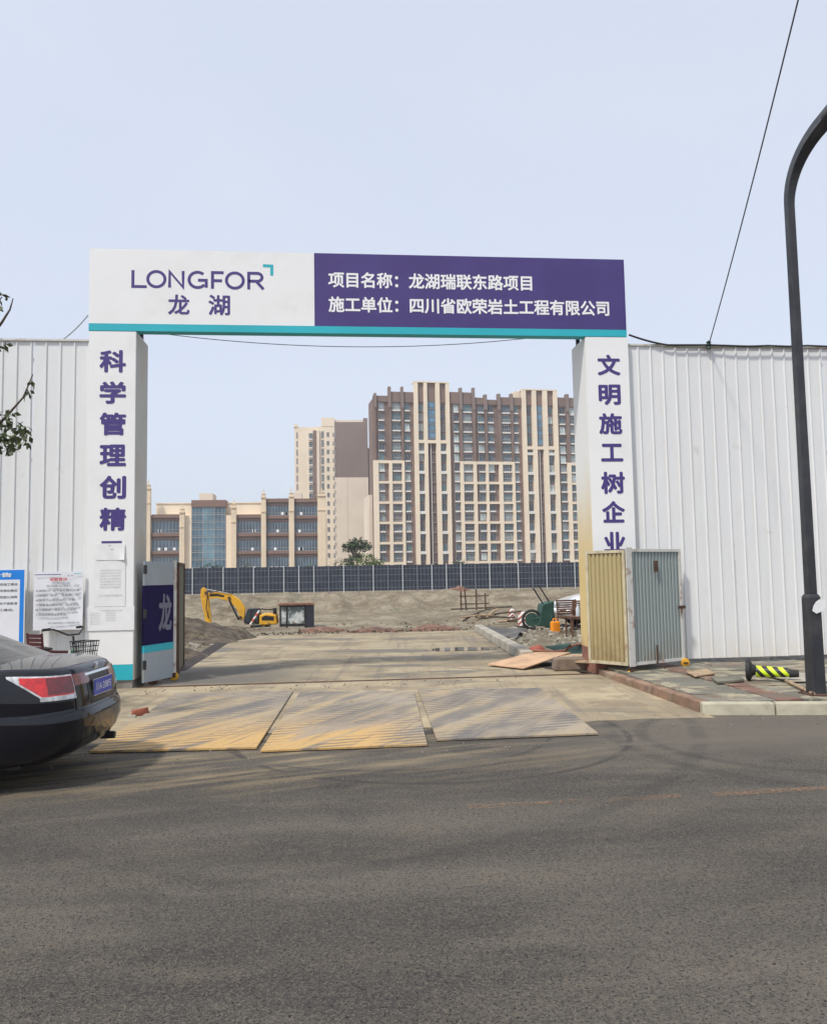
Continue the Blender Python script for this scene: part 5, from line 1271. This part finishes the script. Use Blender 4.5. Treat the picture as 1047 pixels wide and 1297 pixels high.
def patch(p0, p1, tf0, tf1, off, n=14, m=6, side=1):
    vs = []; fs = []
    for i in range(n + 1):
        k = i / n; ph = p0 + (p1 - p0) * k
        for j in range(m + 1): t = tf0(k) + (tf1(k) - tf0(k)) * j / m; v = surf(ph, t, off); vs.append((v.x, v.y * side, v.z))
    for i in range(n):
        for j in range(m): a = i * (m + 1) + j; fs.append((a, a + 1, a + m + 2, a + m + 1))
    n1 = len(vs)
    for i in range(n + 1):
        k = i / n; ph = p0 + (p1 - p0) * k
        for j in range(m + 1): t = tf0(k) + (tf1(k) - tf0(k)) * j / m; v = surf(ph, t, -.02); vs.append((v.x, v.y * side, v.z))
    b = [j for j in range(m + 1)]; e = [i * (m + 1) + m for i in range(1, n + 1)]; f = [n * (m + 1) + j for j in range(m - 1, -1, -1)]; g = [i * (m + 1) for i in range(n - 1, 0, -1)]
    ed = b + e + f + g
    for i in range(len(ed)): a, c = ed[i], ed[(i + 1) % len(ed)]; fs.append((a, c, c + n1, a + n1))
    return MB().add(vs, fs)
def line_strip(par, pts, r, M, name): return MB().tube(pts, r, 5).build(name, M, par, smooth=60)
def make_car(loc, rz, paint, label, detailed=True):
    e = empty('parked_car', loc, rz, label, 'car')
    # skin
    N_ = 132; phs = []
    for k in range(N_):
        u = k / N_ * 4; q_ = u % 1; seg_ = int(u)
        tt = q_; phs.append((seg_ + (tt if True else 0)) * math.pi / 2)
    # even out along the outline: sample by arc length
    dens = [2 * math.pi * k / 2000 for k in range(2001)]; pts = [surf(a, .5) for a in dens]; cum = [0]
    for i in range(2000): cum.append(cum[-1] + (pts[i + 1] - pts[i]).length)
    phs = []; i = 0
    for k in range(N_):
        tg = cum[-1] * k / N_
        while cum[i + 1] < tg: i += 1
        phs.append(dens[i] + (dens[i + 1] - dens[i]) * (tg - cum[i]) / max(1e-9, cum[i + 1] - cum[i]))
    ts = sorted(set([a[0] for a in LV] + [k / 22 for k in range(23)]))
    vs = []; fs = []
    for t in ts: vs += [surf(a, t) for a in phs]
    for j in range(len(ts) - 1):
        for k in range(N_):
            a, b = j * N_ + k, j * N_ + (k + 1) % N_; c = (Vector(vs[a]) + Vector(vs[b + N_])) / 2
            if abs(c.y) > .7 and (c.z - .32) < .36 and min(math.hypot(c.x + 1.38, c.z - .33), math.hypot(c.x - 1.42, c.z - .33)) < .37: continue
            fs.append((a, b, b + N_, a + N_))
    prev = (len(ts) - 1) * N_
    for s in (.985, .95, .88, .75, .55, .3, .1):
        n0 = len(vs)
        for a in phs:
            p = surf(a, 1.0); x, y = p.x * (s if s > .7 else s), p.y * s; vs.append(Vector((x, y, ztopc(x) + .055 * (1 - (abs(y) / .845) ** 2.2) * (1 - s ** 6))))
        for k in range(N_): fs.append((prev + k, prev + (k + 1) % N_, n0 + (k + 1) % N_, n0 + k))
        prev = n0
    n0 = len(vs); vs.append(Vector((0, 0, ztopc(0) + .055))); fs += [(prev + k, prev + (k + 1) % N_, n0) for k in range(N_)]
    MB().add(vs, fs).build('body', paint, e, smooth=50)
    MB().box(-2.0, 2.1, -.70, .70, .2, .5).build('underbody', TRIM, e)
    # greenhouse
    def gh(a, u):
        x0, x1, y0 = -1.80, 1.28, .80; X0, X1, Y0 = -.92, .22, .575
        k = u; kk = 1 - (1 - k) ** 1.12
        c, s = math.cos(a), math.sin(a); ex_ = 2 / 5.5
        xa_, xb_ = x0 + (X0 - x0) * kk, x1 + (X1 - x1) * kk; Y_ = y0 + (Y0 - y0) * k ** 1.25
        cx = (xa_ + xb_) / 2; hl = (xb_ - xa_) / 2
        x = cx - hl * spow(c, ex_) ; y = -Y_ * spow(s, ex_)
        zb_ = ztopc(x) - .02 + .03 * (1 - (y / .85) ** 2); ztp_ = 1.42 + .02 * (1 - (y / .6) ** 2)
        if c > 0: x -= .06 * (1 - (y / max(Y_, .1)) ** 2) * (1 - u) 
        return Vector((x, y, zb_ + (ztp_ - zb_) * k))
    # sample angles
    da = [2 * math.pi * k / 2000 for k in range(2001)]; gp = [gh(a, .3) for a in da]; cum = [0]
    for i in range(2000): cum.append(cum[-1] + (gp[i + 1] - gp[i]).length)
    ga = []; i = 0; NG = 96
    for k in range(NG):
        tg = cum[-1] * k / NG
        while cum[i + 1] < tg: i += 1
        ga.append(da[i])
    us = [0, .05, .15, .3, .45, .6, .75, .86, .93, 1.0]
    vs = []; bodyf = []; gf_ = {'rear_window': [], 'windscreen': [], 'side_window': []}
    for u in us: vs += [gh(a, u) for a in ga]
    for j in range(len(us) - 1):
        for k in range(NG):
            a, b = j * NG + k, j * NG + (k + 1) % NG; f_ = (a, b, b + NG, a + NG); c = (vs[a] + vs[b + NG]) / 2
            ang = (ga[k] + .5 * (ga[(k + 1) % NG] - ga[k] if k < NG - 1 else 0)) % (2 * math.pi)
            um = (us[j] + us[j + 1]) / 2; yl = .80 + (.575 - .80) * um
            if .05 < um < .86 and abs(c.y) < yl * .86 and math.cos(ang) > .3: gf_['rear_window'].append(f_)
            elif .05 < um < .88 and abs(c.y) < yl * .90 and math.cos(ang) < -.3: gf_['windscreen'].append(f_)
            elif .05 < um < .86 and abs(c.y) > yl * .93 and (-1.28 + .5 * um < c.x < .95 - .95 * um) and not (-.22 < c.x < -.13): gf_['side_window'].append(f_)
            else: bodyf.append(f_)
    prev = (len(us) - 1) * NG
    for s in (.9, .6, .3):
        n0 = len(vs)
        for a in ga: p = gh(a, 1.0); vs.append(Vector(((p.x + .35) * s - .35, p.y * s, 1.44 + .035 * (1 - s * s))))
        for k in range(NG): bodyf.append((prev + k, prev + (k + 1) % NG, n0 + (k + 1) % NG, n0 + k))
        prev = n0
    bodyf.append(tuple(prev + k for k in range(NG)))
    def sub(fl): m_ = MB(); m_.add(vs, fl); return m_
    sub(bodyf).build('roof', paint, e, smooth=50)
    for nm, fl in gf_.items():
        me_ = sub(fl).mesh(nm, CARGLASS, 50); bm = bmesh.new(); bm.from_mesh(me_); bmesh.ops.delete(bm, geom=[v for v in bm.verts if not v.link_faces], context='VERTS'); bm.to_mesh(me_); bm.free(); inst(nm, me_, e)
    # wheels
    for wx in (-1.38, 1.42):
        for sd_ in (-1, 1):
            wh = empty('wheel', (wx, sd_ * .80, .33)); wh.parent = e
            MB().lathe([(.22, -.1), (.31, -.105), (.33, -.08), (.335, 0), (.33, .08), (.31, .105), (.22, .1)], 36, axis='y').build('tyre', RUBBER, wh, smooth=40)
            m_ = MB(); m_.lathe([(.06, .06), (.05, .085)], 16, axis='y')
            for k in range(5):
                a = 2 * math.pi * k / 5; ca, sa = math.cos(a), math.sin(a)
                m_.hexa([(ca * .04 - sa * .035, .05, sa * .04 + ca * .035), (ca * .04 + sa * .035, .05, sa * .04 - ca * .035), (ca * .22 + sa * .05, .06, sa * .22 - ca * .05), (ca * .22 - sa * .05, .06, sa * .22 + ca * .05),
                         (ca * .04 - sa * .03, .08, sa * .04 + ca * .03), (ca * .04 + sa * .03, .08, sa * .04 - ca * .03), (ca * .22 + sa * .035, .09, sa * .22 - ca * .035), (ca * .22 - sa * .035, .09, sa * .22 + ca * .035)])
            m_.ring((0, .085, 0), .22, .015, 'y', 32, 6); r_ = m_.build('rim', CHROME, wh, smooth=40)
            if sd_ < 0: r_.rotation_euler = (0, 0, math.pi)
            MB().ring((wx, sd_ * .895, .33), .372, .016, 'y', 24, 6, R(-8), R(188)).build('arch_lip', TRIM, e, smooth=60)
            MB().lathe([(.36, -.12), (.36, .05)], 24, (wx, sd_ * .72, .33), 'y').build('wheel_well', TRIM, e)
    # rear lamps
    pin, pc_, pout = ph_of(y=.44), ph_of(y=.80), ph_of(x=-1.98)
    for sd_ in (1, -1):
        P0 = ph_of(y=.50); 
        top = lambda k: .925 - .0 * k; bot = lambda k: (.66 + .02 * k) if k < .55 else .66 + .011 + (k - .55) / .45 * .245
        patch(P0, pout, bot, lambda k: .932 + .006 * k, .0065, 26, 6, sd_).build('tail_lamp', LIGHTC, e, smooth=40)
        patch(P0 + (pout - P0) * .03, P0 + (pout - P0) * .86, lambda k: bot(k * .83 + .03) + .024, lambda k: .918 + .004 * k, .0085, 26, 6, sd_).build('lamp_lens', LIGHTR, e, smooth=40)
        patch(P0, P0 + (pout - P0) * .62, lambda k: .662 + .012 * k, lambda k: .715 + .005 * k, .0125, 16, 3, sd_).build('reversing_lamp', LIGHTC, e, smooth=40)
        patch(P0 + (pout - P0) * .02, P0 + (pout - P0) * .5, lambda k: .735, lambda k: .915, .0100, 12, 4, sd_).build('brake_lamp', LIGHTDR, e, smooth=40)
        patch(ph_of(y=.25), ph_of(y=.495), lambda k: .80, lambda k: .925, .008, 8, 3, sd_).build('boot_reflector', LIGHTDR, e, smooth=40)
        # front lamps
        patch(ph_of(y=.50, rear=False), ph_of(x=1.95), lambda k: .72, lambda k: .90, .006, 14, 4, sd_).build('headlight', LIGHTC, e, smooth=40)
        if sd_ < 0: MB().lathe([(.034, -.02), (.038, .02), (.038, .12), (.030, .12)], 16, (-2.36, sd_ * .52, .25), 'x').build('exhaust', RUBBER, e, smooth=40)
        # mirror, handles
        MB().box(.62, .78, sd_ * .90 - .06, sd_ * .90 + .10, .98, 1.09).build('mirror', paint, e, bevel=.03)
        for hx_ in (-.95, .12): MB().tube([(hx_, sd_ * .925, .90), (hx_ + .05, sd_ * .945, .90), (hx_ + .17, sd_ * .945, .90), (hx_ + .21, sd_ * .925, .90)], .012, 6).build('door_handle', paint, e, smooth=60)
    m_ = MB()
    for k in range(4): m_.add(patch(ph_of(y=.40, rear=False), math.pi * 2 - ph_of(y=.40, rear=False), lambda q_: .60 + .06 * k, lambda q_: .62 + .06 * k, .012, 14, 1).v, patch(ph_of(y=.40, rear=False), math.pi * 2 - ph_of(y=.40, rear=False), lambda q_: .60, lambda q_: .62, .012, 14, 1).f)
    m_.build('grille', TRIM, e)
    # seams
    def seam(fn, n, name='seam', r=.004): return line_strip(e, [fn(i / n) for i in range(n + 1)], r, TRIM, name)
    pA = ph_of(x=-2.05)
    seam(lambda k: surf(-pA + 2 * pA * k, .515 + .0 * k, .0005), 60)                       # bumper to body
    for sd_ in (1, -1):
        seam(lambda k: (lambda v: Vector((v.x, v.y * sd_, v.z)))(surf(ph_of(y=.50), .515 + .14 * k, .0005)), 6)
        seam(lambda k: (lambda v: Vector((v.x, v.y * sd_, v.z)))(surf(ph_of(x=-1.98), .93 + .06 * k, .0005)), 4)
        seam(lambda k: (lambda v: Vector((v.x, v.y * sd_, v.z)))(surf(ph_of(x=-1.02 + .1 * k), .10 + .88 * k, .0005)), 10)
        seam(lambda k: (lambda v: Vector((v.x, v.y * sd_, v.z)))(surf(ph_of(x=-.16), .08 + .90 * k, .0005)), 10)
        seam(lambda k: (lambda v: Vector((v.x, v.y * sd_, v.z)))(surf(ph_of(x=.88), .08 + .88 * k, .0005)), 10)
        m2 = [(lambda v: Vector((v.x, v.y * sd_, v.z)))(surf(ph_of(x=-1.0 + 1.9 * i / 16), .10, .004)) for i in range(17)]
        line_strip(e, m2, .012, TRIM, 'sill_moulding')
    # plate recess, plate, garnish
    mid = lambda t, o: surf(0, t, o)
    p_ = mid(.70, .0)
    patch(-ph_of(y=.30), ph_of(y=.30), lambda k: .615, lambda k: .875, .003, 12, 3).build('plate_recess', TRIM, e, smooth=40)
    patch(-ph_of(y=.32), ph_of(y=.32), lambda k: .885, lambda k: .912, .014, 12, 1).build('boot_garnish', CHROME, e, smooth=40)
    np_ = empty('number_plate', (mid(.74, .03).x, 0, .745), -math.pi / 2); np_.parent = e; np_.rotation_euler = (0, 0, -math.pi / 2)
    MB().box(-.22, .22, 0, .012, 0, .14).build('plate_blank', PLATEB, np_)
    MB().box(-.225, .225, .004, .016, -.006, .146).build('plate_frame', CHROME, np_)
    if detailed: lettering('lettering', '川A·208F5', -.195, .195, .03, .11, INKW, np_, .0, -.002)
    else: lettering('lettering', '川A', -.195, -.05, .03, .11, INKW, np_, .02, -.002)
    # emblem
    zz = mid(.955, .0).z
    if detailed:
        ebm = empty('emblem', (mid(.95, .012).x, 0, zz - .01), -math.pi / 2); ebm.parent = e
        m_ = MB(); m_.hexa([(-.035, -.004, -.035), (-.022, -.004, -.035), (-.022, .006, -.035), (-.035, .006, -.035), (-.042, -.004, .035), (-.028, -.004, .035), (-.028, .006, .035), (-.042, .006, .035)])
        m_.hexa([(.022, -.004, -.035), (.035, -.004, -.035), (.035, .006, -.035), (.022, .006, -.035), (.028, -.004, .035), (.042, -.004, .035), (.042, .006, .035), (.028, .006, .035)]); m_.box(-.026, .026, -.003, .005, -.008, .006)
        m_.tube([(-.05, 0, .045), (.05, 0, .045), (.045, 0, -.045), (-.045, 0, -.045), (-.05, 0, .045)], .004, 5)
        m_.build('emblem_badge', CHROME, ebm)
        bd = empty('badge', (surf(ph_of(y=.55), .95, .01).x, .0, 0), -math.pi / 2); bd.parent = e
        vq = surf(ph_of(y=.56), .955, .004); tl = Vector((0, 0, 0))
        bd.location = (vq.x - .005, .62, vq.z - .005); bd.rotation_euler = (0, 0, -math.pi / 2 + .12)
        lettering('lettering', 'ACCORD', .0, .19, -.015, .012, CHROME, bd, .02, 0)
    return e
CARX, CARY, CARR = -4.37, 7.70, 3.063
car_ = make_car((CARX, CARY, 0), CARR, PAINTK, 'glossy black saloon car parked across the left corner, seen from its rear left')
car_.scale = (.944, .944, .944)
gw = gz(697, 800, 0)
make_car((gw.x + 2.95, gw.y + 1.9, .05), math.pi + .12, PAINTW, 'white car inside the site, its bonnet showing left of the right pillar', False)

# ------------------------------------------------------------------ bicycle
def bicycle(loc, rz):
    e = empty('bicycle', loc, rz, 'mint green share bicycle with a black front basket behind the car boot', 'bicycle')
    # x forward, wheels r=.31
    for wx, nm in ((.52, 'wheel'), (-.52, 'wheel')):
        wh = empty('wheel', (wx, 0, .31)); wh.parent = e
        MB().ring((0, 0, 0), .29, .022, 'y', 32, 8).build('tyre', RUBBER, wh, smooth=60); MB().ring((0, 0, 0), .262, .012, 'y', 32, 6).build('rim', STEEL, wh, smooth=60)
        m_ = MB(); [m_.tube([(0, (-1) ** k * .02, 0), (.26 * math.cos(k * math.pi / 9), 0, .26 * math.sin(k * math.pi / 9))], .002, 4) for k in range(18)]; m_.lathe([(.025, -.05), (.025, .05)], 10, axis='y'); m_.build('spokes', STEEL, wh)['kind'] = 'stuff'
        MB().ring((wx, 0, .31), .335, .028, 'y', 20, 6, R(20 if wx > 0 else -10), R(185 if wx > 0 else 170)).build('mudguard', MINT, e, smooth=60)
    m_ = MB(); m_.tube([(.38, 0, .80), (.15, 0, .48), (-.08, 0, .32)], .032, 10); m_.tube([(-.08, 0, .30), (-.20, 0, .72)], .022, 8); m_.tube([(-.52, .05, .31), (-.08, .04, .30)], .014, 6); m_.tube([(-.52, .05, .31), (-.17, .02, .62)], .012, 6)
    m_.build('frame', MINT, e, smooth=60)
    m_ = MB(); m_.tube([(.40, 0, .62), (.38, 0, .88)], .026, 10); 
    for s in (-1, 1): m_.tube([(.40, s * .05, .64), (.52, s * .06, .31)], .014, 6)
    m_.build('fork', CREAMP, e, smooth=60)
    m_ = MB(); m_.tube([(.37, 0, .88), (.35, 0, 1.0)], .014, 8); m_.tube([(.12, -.30, 1.10), (.26, -.27, 1.11), (.36, -.10, 1.02), (.36, .10, 1.02), (.26, .27, 1.11), (.12, .30, 1.10)], .013, 8)
    m_.build('handlebar', BLACK, e, smooth=60)
    for s in (-1, 1): MB().tube([(.09, s * .31, 1.10), (.21, s * .28, 1.112)], .02, 8).build('grip', RUBBER, e, smooth=60)
    m_ = MB(); x0, x1, y, z0, z1 = .45, .70, .15, .72, .93
    for k in range(7):
        a = k / 6
        for s in (-1, 1): m_.tube([(x0 + .02 + (x1 - x0 - .04) * a, s * (y - .03), z0), (x0 + (x1 - x0) * a, s * y, z1)], .006, 4)
        for xx, xt in ((x0 + .02, x0), (x1 - .02, x1)): m_.tube([(xx, -(y - .03) + 2 * (y - .03) * a, z0), (xt, -y + 2 * y * a, z1)], .006, 4)
    for z, g_ in ((z0, .02), (z0 + .07, .013), (z0 + .14, .006), (z1, 0)): m_.tube([(x0 + g_, -y + g_, z), (x1 - g_, -y + g_, z), (x1 - g_, y - g_, z), (x0 + g_, y - g_, z), (x0 + g_, -y + g_, z)], .009 if z in (z0, z1) else .006, 5)
    m_.box(x0 + .02, x1 - .02, -y + .03, y - .03, z0 - .004, z0 + .004); m_.build('basket', BLACK, e)
    m_ = MB(); m_.hexa([(-.34, -.09, .78), (-.08, -.03, .79), (-.08, .03, .79), (-.34, .09, .78), (-.35, -.1, .83), (-.07, -.025, .82), (-.07, .025, .82), (-.35, .1, .83)]); m_.build('saddle', BLACK, e, bevel=.015)
    MB().tube([(-.19, 0, .70), (-.21, 0, .79)], .012, 6).build('seat_post', STEEL, e)
    m_ = MB(); m_.lathe([(.085, -.005), (.085, .005)], 16, (-.08, -.06, .30), 'y'); m_.tube([(-.08, -.07, .30), (-.02, -.09, .15)], .01, 5); m_.box(-.06, .03, -.15, -.07, .135, .155); m_.build('crank', STEEL, e)
    MB().tube([(-.35, -.06, .31), (-.45, -.12, .0)], .01, 5).build('kickstand', STEEL, e)
    return e
bx = at(112, 845, 11.6); bicycle((bx.x - .44, 11.6, .006), R(-30)).scale = (.94, .94, .94)
# maroon chair behind the car
cx_ = at(62, 830, 11.6)
chair((cx_.x, 11.6, .12), R(150), MAROON, 'maroon plastic chair standing behind the black car by the hoarding', w_=.34).scale = (.8, .8, .95)

# ------------------------------------------------------------------ thin haze over the site and the towers
hm = bpy.data.materials.new('haze_air'); hm.use_nodes = True; ht = hm.node_tree
for n_ in list(ht.nodes):
    if n_.type == 'BSDF_PRINCIPLED': ht.nodes.remove(n_)
pv_ = ht.nodes.new('ShaderNodeVolumePrincipled'); pv_.inputs['Color'].default_value = (.93, .95, 1, 1); pv_.inputs['Density'].default_value = HAZE; pv_.inputs['Anisotropy'].default_value = .1
ht.links.new(pv_.outputs[0], ht.nodes['Material Output'].inputs['Volume'])
tag(MB().box(-705, 705, -305, 905, -3.9, 75).build('haze', hm), kind='stuff')
